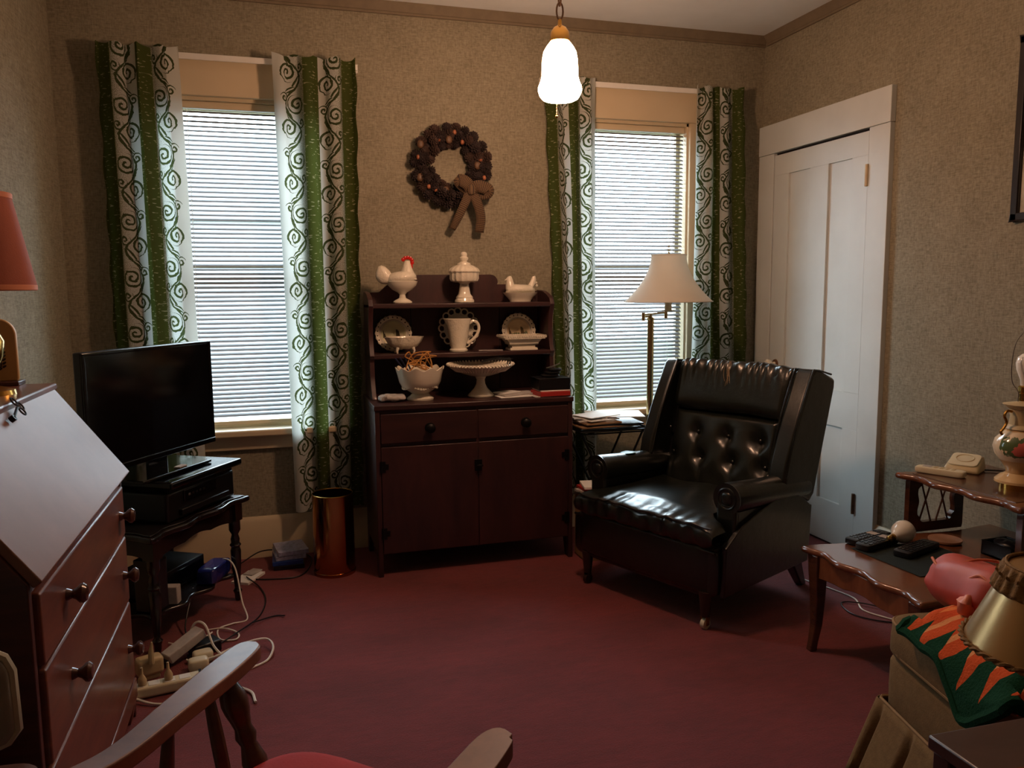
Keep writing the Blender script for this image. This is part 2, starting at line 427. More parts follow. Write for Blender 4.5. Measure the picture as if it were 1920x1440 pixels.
# ------------------------------------------------------------------ mesh builder
class MB:
    def __init__(s):
        s.bm = bmesh.new(); s.uv = None
    def _add(s, verts, faces):
        vs = [s.bm.verts.new(v) for v in verts]
        for f in faces:
            try: s.bm.faces.new([vs[i] for i in f])
            except ValueError: pass
        return vs
    def box(s, c, d, rz=0.0, rot=None):
        c = V(c); h = V(d) / 2
        m = rot if rot is not None else Matrix.Rotation(rz, 3, 'Z')
        vs = [c + m @ V((sx * h.x, sy * h.y, sz * h.z)) for sz in (-1, 1) for sy in (-1, 1) for sx in (-1, 1)]
        s._add(vs, [(0, 2, 3, 1), (4, 5, 7, 6), (0, 1, 5, 4), (2, 6, 7, 3), (0, 4, 6, 2), (1, 3, 7, 5)])
        return s
    def bx(s, x0, x1, y0, y1, z0, z1):
        return s.box(((x0 + x1) / 2, (y0 + y1) / 2, (z0 + z1) / 2), (abs(x1 - x0), abs(y1 - y0), abs(z1 - z0)))
    def hexa(s, lo, hi):
        """lo, hi: four points each, same winding"""
        s._add([V(p) for p in list(lo) + list(hi)], [(3, 2, 1, 0), (4, 5, 6, 7), (0, 1, 5, 4), (1, 2, 6, 5), (2, 3, 7, 6), (3, 0, 4, 7)])
        return s
    def tube(s, pts, r, seg=8, closed=False, caps=True, flat=1.0):
        pts = [V(p) for p in pts]; n = len(pts)
        rs = r if isinstance(r, (list, tuple)) else [r] * n
        rings = []; prev = None
        for i, p in enumerate(pts):
            a = pts[(i - 1) % n] if (closed or i > 0) else p
            b = pts[(i + 1) % n] if (closed or i < n - 1) else p
            t = (b - a).normalized() if (b - a).length > 1e-9 else V((0, 0, 1))
            if prev is None:
                q = V((0, 0, 1)) if abs(t.z) < .9 else V((1, 0, 0))
                nx = (q - t * q.dot(t)).normalized()
            else:
                nx = prev - t * prev.dot(t)
                nx = nx.normalized() if nx.length > 1e-6 else prev
            prev = nx
            ny = t.cross(nx)
            rings.append([s.bm.verts.new(p + nx * (rs[i] * flat * cos(2 * pi * k / seg)) + ny * (rs[i] * sin(2 * pi * k / seg))) for k in range(seg)])
        m = n if closed else n - 1
        for i in range(m):
            A, B = rings[i], rings[(i + 1) % n]
            for k in range(seg):
                s.bm.faces.new((A[k], A[(k + 1) % seg], B[(k + 1) % seg], B[k]))
        if not closed and caps:
            s.bm.faces.new(list(reversed(rings[0]))); s.bm.faces.new(rings[-1])
        return s
    def cyl(s, a, b, r0, r1=None, seg=16):
        return s.tube([a, b], [r0, r0 if r1 is None else r1], seg)
    def lathe(s, prof, c=(0, 0, 0), seg=32, rot=None, sx=1.0, sy=1.0, fl=None, nfl=8, a0=0, a1=2 * pi):
        """prof [(r, z)]; fl(k/ n) optional radius wave per profile point"""
        c = V(c); rings = []
        full = abs(a1 - a0 - 2 * pi) < 1e-6
        ns = seg if full else seg + 1
        for j, (r, z) in enumerate(prof):
            ring = []
            for k in range(ns):
                a = a0 + (a1 - a0) * k / seg
                w = 1 + (fl[j] * cos(nfl * a) if fl else 0)
                p = V((r * w * cos(a) * sx, r * w * sin(a) * sy, z))
                if rot is not None: p = rot @ p
                ring.append(s.bm.verts.new(c + p))
            rings.append(ring)
        for j in range(len(prof) - 1):
            A, B = rings[j], rings[j + 1]
            for k in range(seg if full else seg):
                k2 = (k + 1) % seg if full else k + 1
                s.bm.faces.new((A[k], A[k2], B[k2], B[k]))
        if full:
            if prof[0][0] > 1e-6: s.bm.faces.new(list(reversed(rings[0])))
            if prof[-1][0] > 1e-6: s.bm.faces.new(rings[-1])
        return s
    def prism(s, poly, axis, d0, d1):
        """poly: 2D points; axis: extrude axis. axis x: poly=(y,z); y: (x,z); z: (x,y)"""
        def P(p, d):
            return {'x': (d, p[0], p[1]), 'y': (p[0], d, p[1]), 'z': (p[0], p[1], d)}[axis]
        n = len(poly)
        a = [s.bm.verts.new(P(p, d0)) for p in poly]; b = [s.bm.verts.new(P(p, d1)) for p in poly]
        s.bm.faces.new(a); s.bm.faces.new(list(reversed(b)))
        for i in range(n):
            j = (i + 1) % n
            s.bm.faces.new((a[j], a[i], b[i], b[j]))
        return s
    def grid(s, fn, nu, nv, uvfn=None, closeu=False):
        vs = [[s.bm.verts.new(fn(i / nu, j / nv)) for j in range(nv + 1)] for i in range(nu if closeu else nu + 1)]
        if uvfn and s.uv is None: s.uv = s.bm.loops.layers.uv.new('UVMap')
        for i in range(nu):
            i2 = (i + 1) % nu if closeu else i + 1
            for j in range(nv):
                f = s.bm.faces.new((vs[i][j], vs[i2][j], vs[i2][j + 1], vs[i][j + 1]))
                if uvfn:
                    for lp, (a, b) in zip(f.loops, ((i, j), (i + 1, j), (i + 1, j + 1), (i, j + 1))):
                        lp[s.uv].uv = uvfn(a / nu, b / nv)
        return s
    def puff(s, c, h, e=.45, nu=40, nv=24, rot=None, wob=0.0, ws=9.0, uvs=False, fn=None):
        """rounded box (superellipsoid) half sizes h"""
        c = V(c)
        def sg(x, p): return math.copysign(abs(x) ** p, x)
        def f(u, v):
            a = u * 2 * pi; b = (v - .5) * pi
            p = V((sg(cos(b), e) * sg(cos(a), e), sg(cos(b), e) * sg(sin(a), e), sg(sin(b), e)))
            if fn: p = fn(p)
            q = V((p.x * h[0], p.y * h[1], p.z * h[2]))
            if wob: q += p.normalized() * (MN.noise(q * ws) * wob)
            if rot is not None: q = rot @ q
            return c + q
        s.grid(f, nu, nv, (lambda u, v: (u, v)) if uvs else None, closeu=True)
        bmesh.ops.remove_doubles(s.bm, verts=list(s.bm.verts), dist=1e-5)
        return s
    def sphere(s, c, r, seg=16, sc=(1, 1, 1)):
        c = V(c); n = seg // 2
        prof = [(r * cos(-pi / 2 + pi * i / n), r * sin(-pi / 2 + pi * i / n)) for i in range(n + 1)]
        prof[0] = (0.0, -r); prof[-1] = (0.0, r)
        b = len(s.bm.verts)
        s.lathe([(p[0], p[1]) for p in prof], (0, 0, 0), seg)
        s.bm.verts.ensure_lookup_table()
        for v in s.bm.verts[b:]:
            v.co = c + V((v.co.x * sc[0], v.co.y * sc[1], v.co.z * sc[2]))
        return s
    def loft(s, secs, seg=14):
        """secs: (centre, axis_a vec, axis_b vec) ellipses"""
        rings = []
        for c, a, b in secs:
            c, a, b = V(c), V(a), V(b)
            rings.append([s.bm.verts.new(c + a * cos(2 * pi * k / seg) + b * sin(2 * pi * k / seg)) for k in range(seg)])
        for A, B in zip(rings, rings[1:]):
            for k in range(seg):
                s.bm.faces.new((A[k], A[(k + 1) % seg], B[(k + 1) % seg], B[k]))
        s.bm.faces.new(list(reversed(rings[0]))); s.bm.faces.new(rings[-1])
        return s
    def xform(s, m):
        for v in s.bm.verts: v.co = m @ v.co
        return s
    def build(s, name, mat, parent=None, bevel=0.0, seg=2, smooth=True, sub=0, world=False, ang=38, solid=0.0):
        bm = s.bm
        bmesh.ops.remove_doubles(bm, verts=[v for v in bm.verts], dist=1e-6)
        bmesh.ops.recalc_face_normals(bm, faces=bm.faces[:])
        if world and parent is not None:
            inv = parent_matrix(parent).inverted()
            for v in bm.verts: v.co = inv @ v.co
        me = bpy.data.meshes.new(name); bm.to_mesh(me); bm.free()
        for p in me.polygons: p.use_smooth = smooth
        if smooth and not sub:
            try: me.set_sharp_from_angle(angle=R_(ang))
            except Exception: pass
        me.materials.append(mat)
        o = bpy.data.objects.new(name, me); COL.objects.link(o)
        if parent is not None: o.parent = parent
        if solid:
            q = o.modifiers.new('solid', 'SOLIDIFY'); q.thickness = solid; q.offset = 0
        if bevel:
            q = o.modifiers.new('bevel', 'BEVEL'); q.width = bevel; q.segments = seg; q.limit_method = 'ANGLE'; q.angle_limit = R_(32)
            q.harden_normals = False
        if sub:
            q = o.modifiers.new('sub', 'SUBSURF'); q.levels = sub; q.render_levels = sub
        return o

def parent_matrix(p):
    m = Matrix.Translation(p.location) @ p.rotation_euler.to_matrix().to_4x4()
    if p.parent is not None: m = parent_matrix(p.parent) @ m
    return m

def tag(o, label, cat, group=None, kind=None):
    o['label'] = label; o['category'] = cat
    if group: o['group'] = group
    if kind: o['kind'] = kind
    return o
def thing(name, label, cat, loc=(0, 0, 0), rz=0.0, group=None):
    o = bpy.data.objects.new(name, None); COL.objects.link(o)
    o.location = loc; o.rotation_euler = (0, 0, rz); o.empty_display_size = .05
    return tag(o, label, cat, group)
def struct(o):
    o['kind'] = 'structure'; return o
def dup(root, loc=None, rz=None, label=None, group=None):
    r = root.copy(); COL.objects.link(r)
    if loc is not None: r.location = loc
    if rz is not None: r.rotation_euler = (0, 0, rz)
    if label: r['label'] = label
    if group: r['group'] = group
    for ch in list(root.children):
        c = ch.copy(); COL.objects.link(c); c.parent = r
        for g in list(ch.children):
            d = g.copy(); COL.objects.link(d); d.parent = c
    return r

def lerp(a, b, t): return a + (b - a) * t
def curve(pts, n=8, closed=False):
    """Catmull-Rom through the points"""
    pts = [V(p) for p in pts]; out = []
    N = len(pts); m = N if closed else N - 1
    for i in range(m):
        p1, p2 = pts[i], pts[(i + 1) % N]
        p0 = pts[(i - 1) % N] if (closed or i > 0) else p1 * 2 - p2
        p3 = pts[(i + 2) % N] if (closed or i < N - 2) else p2 * 2 - p1
        for k in range(n):
            t = k / n
            out.append(.5 * ((2 * p1) + (p2 - p0) * t + (2 * p0 - 5 * p1 + 4 * p2 - p3) * t * t + (3 * p1 - p0 - 3 * p2 + p3) * t ** 3))
    if not closed: out.append(pts[-1])
    return out

# ================================================================== THE ROOM
XL, YF, H = -3.58, -5.4, 2.69
o = struct(MB().bx(XL - .1, .1, YF - .1, .11, -.06, 0).build('floor', M['carpet']))
o = struct(MB().bx(XL - .1, .1, YF - .1, .11, H, H + .06).build('ceiling', M['ceiling']))
WIN = [(-3.14, -2.51), (-1.10, -.465)]
WZ0, WZ1 = .64, 2.2
m = MB()
xs = [XL - .1] + [v for w in WIN for v in w] + [.1]
for a, b in ((xs[0], xs[1]), (xs[2], xs[3]), (xs[4], xs[5])): m.bx(a, b, 0, .11, 0, H)
for a, b in WIN:
    m.bx(a, b, 0, .11, 0, WZ0 - .03); m.bx(a, b, 0, .11, WZ1, H)
struct(m.build('wall_back', M['wall_x']))
struct(MB().bx(XL - .1, XL, YF, 0, 0, H).build('wall_left', M['wall_y']))
struct(MB().bx(0, .1, YF, 0, 0, H).build('wall_right', M['wall_y']))
struct(MB().bx(XL - .1, .1, YF - .1, YF, 0, H).build('wall_front', M['wall_x']))

def base_profile(h):
    return [(0, 0), (.02, 0), (.02, h - .025), (.012, h - .008), (.008, h), (0, h)]
m = MB(); m.prism([(-p[0], p[1]) for p in base_profile(.205)], 'x', XL, 0)
struct(m.build('baseboard_back', M['trim']))
m = MB(); m.prism([(XL + p[0], p[1]) for p in base_profile(.19)], 'y', YF, -.022)
struct(m.build('baseboard_left', M['trim']))
m = MB(); m.prism([(-p[0], p[1]) for p in base_profile(.19)], 'y', YF, -1.02)
struct(m.build('baseboard_right', M['trim']))
cp = [(0, 0), (.010, 0), (.012, .010), (.008, .014), (.012, .022), (.03, .05), (.03, .055), (0, .055)]
z0 = H - .055
struct(MB().prism([(-a, z0 + b) for a, b in cp], 'x', XL, 0).build('trim_1', M['crown']))
struct(MB().prism([(XL + a, z0 + b) for a, b in cp], 'y', YF, -.03).build('trim_2', M['crown']))
struct(MB().prism([(-a, z0 + b) for a, b in cp], 'y', YF, -.03).build('trim_3', M['crown']))

# ------------------------------------------------------------------ windows
def window(i, x0, x1):
    w = bpy.data.objects.new('window_%d' % i, None); COL.objects.link(w); w.location = ((x0 + x1) / 2, 0, 0); struct(w)
    m = MB()                                                    # casing boards
    m.bx(x0 - .11, x0 + .004, -.022, 0, WZ0 - .02, WZ1); m.bx(x1 - .004, x1 + .11, -.022, 0, WZ0 - .02, WZ1)
    m.bx(x0 - .12, x1 + .12, -.028, 0, WZ1, WZ1 + .17)
    m.build('casing', M['trim'], w, bevel=.003, world=True)
    m = MB()                                                    # lining of the opening
    m.bx(x0, x0 + .015, 0, .11, WZ0, WZ1); m.bx(x1 - .015, x1, 0, .11, WZ0, WZ1); m.bx(x0, x1, 0, .11, WZ1 - .015, WZ1)
    m.build('jamb', M['trim'], w, world=True)
    m = MB(); m.bx(x0 - .14, x1 + .14, -.075, .005, WZ0 - .025, WZ0 + .008); m.bx(x0, x1, 0, .11, WZ0 - .025, WZ0 + .004)
    m.build('sill', M['trim'], w, bevel=.008, world=True)
    MB().bx(x0 - .11, x1 + .11, -.022, 0, WZ0 - .095, WZ0 - .025).build('apron', M['trim'], w, bevel=.004, world=True)
    zm = 1.42
    for nm, a, b, y in (('lower_sash', WZ0, zm + .008, .056), ('upper_sash', zm - .008, WZ1 - .015, .082)):
        m = MB()
        m.bx(x0 + .015, x0 + .035, y, y + .024, a, b); m.bx(x1 - .035, x1 - .015, y, y + .024, a, b)
        lo_, hi_ = (.04, .018) if nm == 'lower_sash' else (.018, .03)
        m.bx(x0 + .015, x1 - .015, y, y + .024, a, a + lo_); m.bx(x0 + .015, x1 - .015, y, y + .024, b - hi_, b)
        s_ = m.build(nm, M['trim'], w, world=True)
        MB().bx(x0 + .035, x1 - .035, y + .012, y + .016, a + lo_, b - hi_).build('pane', M['glassy'], s_, world=True)
    return w
for i, (a, b) in enumerate(WIN): window(i + 1, a, b)

def blind(x0, x1, label):
    t = thing('mini_blind', label, 'blind', ((x0 + x1) / 2, -.02, WZ1 - .005), 0, 'white mini blinds in the two windows')
    xa, xb = x0 + .018, x1 - .018
    MB().bx(xa, xb, .018, .052, WZ1 - .048, WZ1 - .016).build('headrail', M['trim'], t, bevel=.003, world=True)
    pitch, wd, tilt = .0213, .0255, R_(33)
    z = WZ1 - .062; m = MB(); n = 0
    while z > WZ0 + .055:
        # slightly crowned slat, outer edge high
        pr = []
        for k in range(4):
            q = (k / 3 - .5) * wd; crown = .0022 * (1 - (2 * k / 3 - 1) ** 2)
            pr.append((q * cos(tilt) - crown * sin(tilt), q * sin(tilt) + crown * cos(tilt)))
        sag = .0006 * sin(n * 1.7)
        vs = [[m.bm.verts.new((xx, .036 + p[0], z + sag + p[1])) for p in pr] for xx in (xa, xb)]
        for k in range(3): m.bm.faces.new((vs[0][k], vs[1][k], vs[1][k + 1], vs[0][k + 1]))
        z -= pitch; n += 1
    m.build('slats', M['slat'], t, world=True)
    MB().bx(xa, xb, .026, .048, WZ0 + .022, WZ0 + .042).build('bottom_rail', M['trim'], t, bevel=.004, world=True)
    for xx in (xa + .085, xb - .085):
        m = MB()
        for yy in (.023, .049): m.tube([(xx, yy, WZ1 - .04), (xx, yy, WZ0 + .04)], .0009, 5)
        m.build('ladder_cord', M['cordw'], t, world=True)
    return t
blind(*WIN[0], 'white mini blind lowered in the window behind the television')
blind(*WIN[1], 'white mini blind lowered in the window behind the floor lamp')

# ------------------------------------------------------------------ curtains and rods
def rod(x0, x1, label):
    t = thing('curtain_rod', label, 'curtain rod', ((x0 + x1) / 2, -.03, 2.37), 0, 'white curtain rods')
    m = MB(); m.bx(x0, x1, -.072, -.064, 2.345, 2.372); m.bx(x0, x0 + .008, -.072, -.03, 2.345, 2.372); m.bx(x1 - .008, x1, -.072, -.03, 2.345, 2.372)
    m.build('rod', M['white'], t, bevel=.003, world=True)
    for xx in (x0 + .004, x1 - .004):
        MB().bx(xx - .006, xx + .006, -.05, -.028, 2.34, 2.378).build('bracket', M['white'], t, world=True)
rod(-3.385, -2.262, 'white rod holding the curtains above the television window')
rod(-1.342, -.205, 'white rod holding the curtains above the floor lamp window')

def curtain(label, top, bot, zt, zb, ph=0.0, nf=3.0, amp=.024, splay=0.0):
    """top/bot = (window-side x, outer x)"""
    sgn = 1 if top[1] > top[0] else -1
    t = thing('vine_curtain', label, 'curtain', ((top[0] + top[1]) / 2, -.09, zt), 0, 'green and white vine curtains')
    WF = .471
    def f(u, v):
        z = lerp(zb, zt, v)
        k = v ** 1.0
        xa, xb = lerp(bot[0], top[0], k), lerp(bot[1], top[1], k)
        body = 1 - .35 * max(0, (v - .9) / .1)
        wob = .35 * sin(3.1 * v + ph * 2)
        a = 2 * pi * nf * u + ph + wob
        fold = cos(a) * amp * (1.15 - .25 * v) * body
        pinch = 0
        if v > .93:
            w = (v - .93) / .07
            pinch = -.010 * w * max(0, cos(2 * pi * 4 * u + .4)) ** 3
        xx = lerp(xa, xb, u) + .55 * amp * sin(2 * a) * .35
        if u > .97: xx += sgn * .004 * sin(v * 60 + ph)
        return V((xx, -.098 + fold + pinch + .012 * MN.noise(V((u * 3, v * 4, ph))), z + .006 * cos(2 * pi * 4 * u) * (v > .985)))
    m = MB(); m.grid(f, 90, 120, lambda u, v: (u * WF, lerp(zb, zt, v)))
    m.build('cloth', M['curtain'], t, world=True, ang=80)
    return t
curtain('dim vine curtain panel hanging in the left corner behind the television', (-3.05, -3.385), (-3.03, -3.39), 2.385, .22, .3)
curtain('vine curtain panel hanging behind the brass waste basket', (-2.648, -2.268), (-2.625, -2.300), 2.385, .24, 2.0)
curtain('vine curtain panel between the hutch and the floor lamp window', (-1.062, -1.338), (-1.045, -1.25), 2.378, .20, 1.2)
curtain('vine curtain panel hanging behind the recliner beside the white door', (-.485, -.208), (-.49, -.115), 2.378, .22, 4.2)

# ------------------------------------------------------------------ closet door in the right wall
d = bpy.data.objects.new('door_1', None); COL.objects.link(d); d.location = (0, -.5, 0); struct(d)
m = MB()
m.bx(-.03, .0, -1.022, -.012, 2.036, 2.196)
m.build('head_casing', M['door'], d, bevel=.003, world=True)
m = MB(); m.bx(-.026, .0, -1.02, -.888, 0, 2.035); m.bx(-.026, .0, -.150, -.012, 0, 2.035)
m.build('side_casing', M['door'], d, bevel=.002, world=True)
MB().bx(-.004, .0, -.89, -.148, 0, 2.036).build('dark_gap', M['gap'], d, world=True)
leaf = MB()
ya, yb = -.884, -.156
pan = [(-.775, -.605), (-.462, -.285)]
zr = [(0.012, .225), (.225, .615), (.615, .795), (.795, 1.914), (1.914, 2.022)]
yr = [ya, pan[0][0], pan[0][1], pan[1][0], pan[1][1], yb]
m = MB()
xf, xp = -.022, -.010
for k, (a, b) in enumerate(zr):
    if k in (0, 2, 4): m.bx(xf, -.004, ya, yb, a, b)
    else:
        for j in (0, 2, 4): m.bx(xf, -.004, yr[j], yr[j + 1], a, b)
leaf = m.build('door_leaf', M['door'], d, bevel=.0015, world=True)
for (a, b) in (zr[1], zr[3]):
    for (p, q) in pan:
        MB().bx(xp, -.005, p - .006, q + .006, a - .006, b + .006).build('panel', M['door'], leaf, world=True)
for zc, mt in ((1.82, 'hingep'), (.258, 'hinge')):
    m = MB(); m.cyl((-.030, -.886, zc - .05), (-.030, -.886, zc + .05), .008, seg=10); m.bx(-.024, -.02, -.905, -.866, zc - .045, zc + .045)
    m.build('hinge', M[mt], d, world=True)
m = MB(); m.lathe([(0.0, 0), (.012, .002), (.010, .02), (.018, .03), (.027, .042), (.027, .055), (.018, .064), (0.0, .066)], (-.022, -.215, .885), 20, Matrix.Rotation(-pi / 2, 3, 'Y'))
m.build('door_knob', M['milk'], d, world=True)
MB().lathe([(0.0, 0), (.026, 0), (.024, .006), (0.0, .007)], (-.022, -.215, .885), 20, Matrix.Rotation(-pi / 2, 3, 'Y')).build('knob_plate', M['hinge'], d, world=True)

# ------------------------------------------------------------------ outside the windows
struct(MB().bx(-16, 12, .15, 26, -.75, -.7).build('ground', M['grassm']))
hs = bpy.data.objects.new('exterior', None); COL.objects.link(hs); hs.location = (-3.2, 9, -.7); struct(hs)
MB().bx(-6.6, -1.3, 8.2, 13, -.7, 2.3).build('neighbour_wall', M['siding'], hs, world=True)
MB().prism([(7.9, 2.3), (13.3, 2.3), (10.6, 3.9)], 'x', -6.9, -1.0).build('neighbour_roof', M['roofm'], hs, world=True)

# ------------------------------------------------------------------ daylight
wd = bpy.data.worlds.new('daylight'); SC.world = wd; wd.use_nodes = True
bg = wd.node_tree.nodes['Background']
bg.inputs['Color'].default_value = (.74, .88, 1.0, 1)
bg.inputs['Strength'].default_value = 16.0
for i, (a, b) in enumerate(WIN):
    L = bpy.data.lights.new('sky_portal', 'AREA'); L.shape = 'RECTANGLE'; L.size = b - a - .03; L.size_y = WZ1 - WZ0 - .02
    L.cycles.is_portal = True
    lo = bpy.data.objects.new('sky_portal', L); COL.objects.link(lo)
    lo.location = ((a + b) / 2, .118, (WZ0 + WZ1) / 2); lo.rotation_euler = (-pi / 2, 0, 0)

# ------------------------------------------------------------------ camera
cx, cy, cz, yaw, pitch, roll, fpx = -2.6971, -4.0581, 1.306, .2889, -.117, -.0086, 1501.67
Fw = V((sin(yaw) * cos(pitch), cos(yaw) * cos(pitch), sin(pitch)))
r0 = V((cos(yaw), -sin(yaw), 0)); u0 = r0.cross(Fw)
Rt = r0 * cos(roll) + u0 * sin(roll); Up = u0 * cos(roll) - r0 * sin(roll)
cd = bpy.data.cameras.new('camera'); co = bpy.data.objects.new('camera', cd); COL.objects.link(co)
mt = Matrix((( Rt.x, Up.x, -Fw.x, cx), (Rt.y, Up.y, -Fw.y, cy), (Rt.z, Up.z, -Fw.z, cz), (0, 0, 0, 1)))
co.matrix_world = mt
cd.sensor_width = 36; cd.lens = fpx / 1920 * 36; cd.clip_start = .05
SC.camera = co
SC.view_settings.view_transform = 'Standard'; SC.view_settings.look = 'None'; SC.view_settings.gamma = 1
SC.view_settings.use_curve_mapping = False
SC.view_settings.exposure = 0.0
SC.cycles.use_denoising = True
SC.cycles.max_bounces = 10; SC.cycles.diffuse_bounces = 5; SC.cycles.transparent_max_bounces = 12
SC.cycles.sample_clamp_indirect = 6.0

# ------------------------------------------------------------------ pendant lamp (the lit ceiling lamp)
PX, PY = -1.685, -1.282
KS = 1.096
def zz(z): return 1.975 + (z - 1.913) * KS
t = thing('pendant_lamp', 'lit white glass bell lamp hanging on a chain from the ceiling', 'lamp', (PX, PY, H))
m = MB(); z = zz(2.165)
k = 0
while z < H - .05:
    a = (k % 2) * pi / 2
    pts = []
    for q in range(16):
        th = 2 * pi * q / 16
        w, h = .012 * cos(th), .029 * sin(th)
        pts.append((PX + w * cos(a), PY + w * sin(a), z + .026 + h))
    m.tube(pts, .0034, 6, closed=True); z += .047; k += 1
m.build('chain', M['hinge'], t, world=True)
MB().lathe([(0, 0), (.055, 0), (.05, -.02), (.02, -.035), (.008, -.05), (0, -.05)], (PX, PY, H), 24).build('ceiling_canopy', M['hinge'], t, world=True)
MB().lathe([(0, .075), (.006, .075), (.008, .055), (.022, .048), (.034, .03), (.036, 0), (.03, -.005), (0, -.005)], (PX, PY, zz(2.095)), 24).build('shade_holder', M['brass'], t, world=True)
pr = [(.026, 2.100), (.033, 2.092), (.044, 2.078), (.053, 2.062), (.057, 2.040), (.0585, 2.010), (.0595, 1.985), (.064, 1.968), (.070, 1.955), (.071, 1.943), (.066, 1.928), (.058, 1.917), (.050, 1.913)]
MB().lathe([(r * KS, zz(z)) for r, z in pr] + [(0.0, zz(1.913))], (PX, PY, 0), 36).build('glass_shade', emit('lit_opal_glass', (1.0, .55, .33, 1), 127.0), t, world=True)
m = MB()
for q in range(17): m.sphere((PX - .034, PY - .060, zz(1.925) - q * .0047), .0021, 6)
m.sphere((PX - .034, PY - .060, zz(1.848)), .0055, 10)
m.build('pull_chain', M['brass'], t, world=True)

# ================================================================== HUTCH
HX0, HX1 = -2.278, -1.333
t = thing('hutch_cupboard', 'dark red stained hutch cupboard with open shelves standing between the windows', 'cupboard', ((HX0 + HX1) / 2, -.26, 0))
hutch = t
for xx in (HX0, HX1 - .022):
    m = MB()
    m.prism([(-.05, 0), (-.10, 0), (-.13, .10), (-.40, .10), (-.435, .0), (-.488, 0), (-.488, .790), (-.05, .790)], 'x', xx, xx + .022)
    m.build('side_panel', M['dresser'], t, bevel=.003, world=True)
m = MB(); m.bx(HX0 + .022, HX1 - .022, -.46, -.06, .10, .118); m.bx(HX0 + .022, HX1 - .022, -.06, -.05, .10, .78)
m.bx(-1.812, -1.796, -.484, -.06, .105, .775); m.bx(HX0 + .022, HX1 - .022, -.475, -.06, .605, .618); m.bx(HX0 + .022, HX1 - .022, -.478, -.06, .757, .772)
m.build('carcass', M['dresser_h'], t, world=True)
MB().bx(HX0 - .004, HX1 + .004, -.496, -.05, .772, .796).build('counter_top', M['dresser_h'], t, bevel=.004, world=True)
for x0, x1, kx in ((HX0 + .024, -1.806, -2.029), (-1.802, HX1 - .024, -1.571)):
    q = MB().bx(x0, x1, -.490, -.462, .620, .756).build('drawer', M['dresser_h'], t, bevel=.004, world=True)
    m = MB(); m.lathe([(0, 0), (.024, 0), (.022, .004), (.009, .006), (.008, .014), (.019, .022), (.021, .028), (.015, .034), (0, .036)], (kx, -.490, .684), 20, Matrix.Rotation(pi / 2, 3, 'X'))
    m.build('drawer_knob', M['iron'], q, world=True)
for x0, x1, hx in ((HX0 + .024, -1.806, HX0 + .030), (-1.802, HX1 - .024, HX1 - .030)):
    q = MB().bx(x0, x1, -.489, -.470, .108, .604).build('door', M['dresser'], t, bevel=.003, world=True)
    s = 1 if hx < -1.8 else -1
    for zc in (.205, .515):
        m = MB(); m.bx(hx - .012, hx + .012, -.493, -.489, zc - .026, zc + .026); m.bx(hx + s * .010, hx + s * .026, -.492, -.489, zc - .013, zc + .013)
        m.cyl((hx - s * .008, -.494, zc - .026), (hx - s * .008, -.494, zc + .026), .004, seg=8)
        m.build('hinge', M['iron'], q, world=True)
m = MB(); m.bx(-1.822, -1.786, -.494, -.489, .468, .522); m.cyl((-1.804, -.494, .495), (-1.804, -.512, .495), .006, seg=10); m.box((-1.80, -.510, .495), (.03, .006, .008))
m.build('latch', M['iron'], t, bevel=.001, world=True)
# shelves above
for xx in (HX0 + .012, HX1 - .034):
    prof = [(-.05, .796), (-.31, .796)]
    for k in range(9):                                              # curved lower foot
        a = k / 8; prof.append((-.31 + .055 * sin(a * pi / 2), .80 + .13 * a))
    prof += [(-.25, .97), (-.268, 1.0), (-.25, 1.03), (-.235, 1.09), (-.235, 1.15), (-.25, 1.20), (-.268, 1.235), (-.25, 1.265), (-.20, 1.285), (-.14, 1.30), (-.05, 1.305)]
    MB().prism(prof, 'x', xx, xx + .022).build('hutch_side', M['dresser'], t, bevel=.003, world=True)
back = [(HX0 + .03, .796), (HX1 - .03, .796), (HX1 - .03, 1.30)]
def arc(c, r, a0, a1, n=6): return [(c[0] + r * cos(lerp(a0, a1, k / n)), c[1] + r * sin(lerp(a0, a1, k / n))) for k in range(n + 1)]
back += [(-1.42, 1.30), (-1.46, 1.335), (-1.585, 1.335)] + arc((-1.62, 1.345), .04, 0, pi / 2, 5) + list(reversed([(-1.36 * 0 + (-3.61 - x), z) for x, z in arc((-1.62, 1.345), .04, 0, pi / 2, 5)])) + [(-2.03, 1.335), (-2.15, 1.335), (-2.19, 1.30), (HX0 + .03, 1.30)]
MB().prism(back, 'y', -.062, -.05).build('back_board', M['dresser'], t, bevel=.002, world=True)
for xx in (-2.035, -1.575):
    MB().bx(xx - .002, xx + .002, -.0635, -.061, .80, 1.23).build('board_seam', M['gap'], t, world=True)
for zt in (1.245, 1.006):
    MB().bx(HX0 + .012, HX1 - .012, -.262, -.06, zt - .022, zt).build('shelf', M['dresser_h'], t, bevel=.004, world=True)

Y1 = -.165
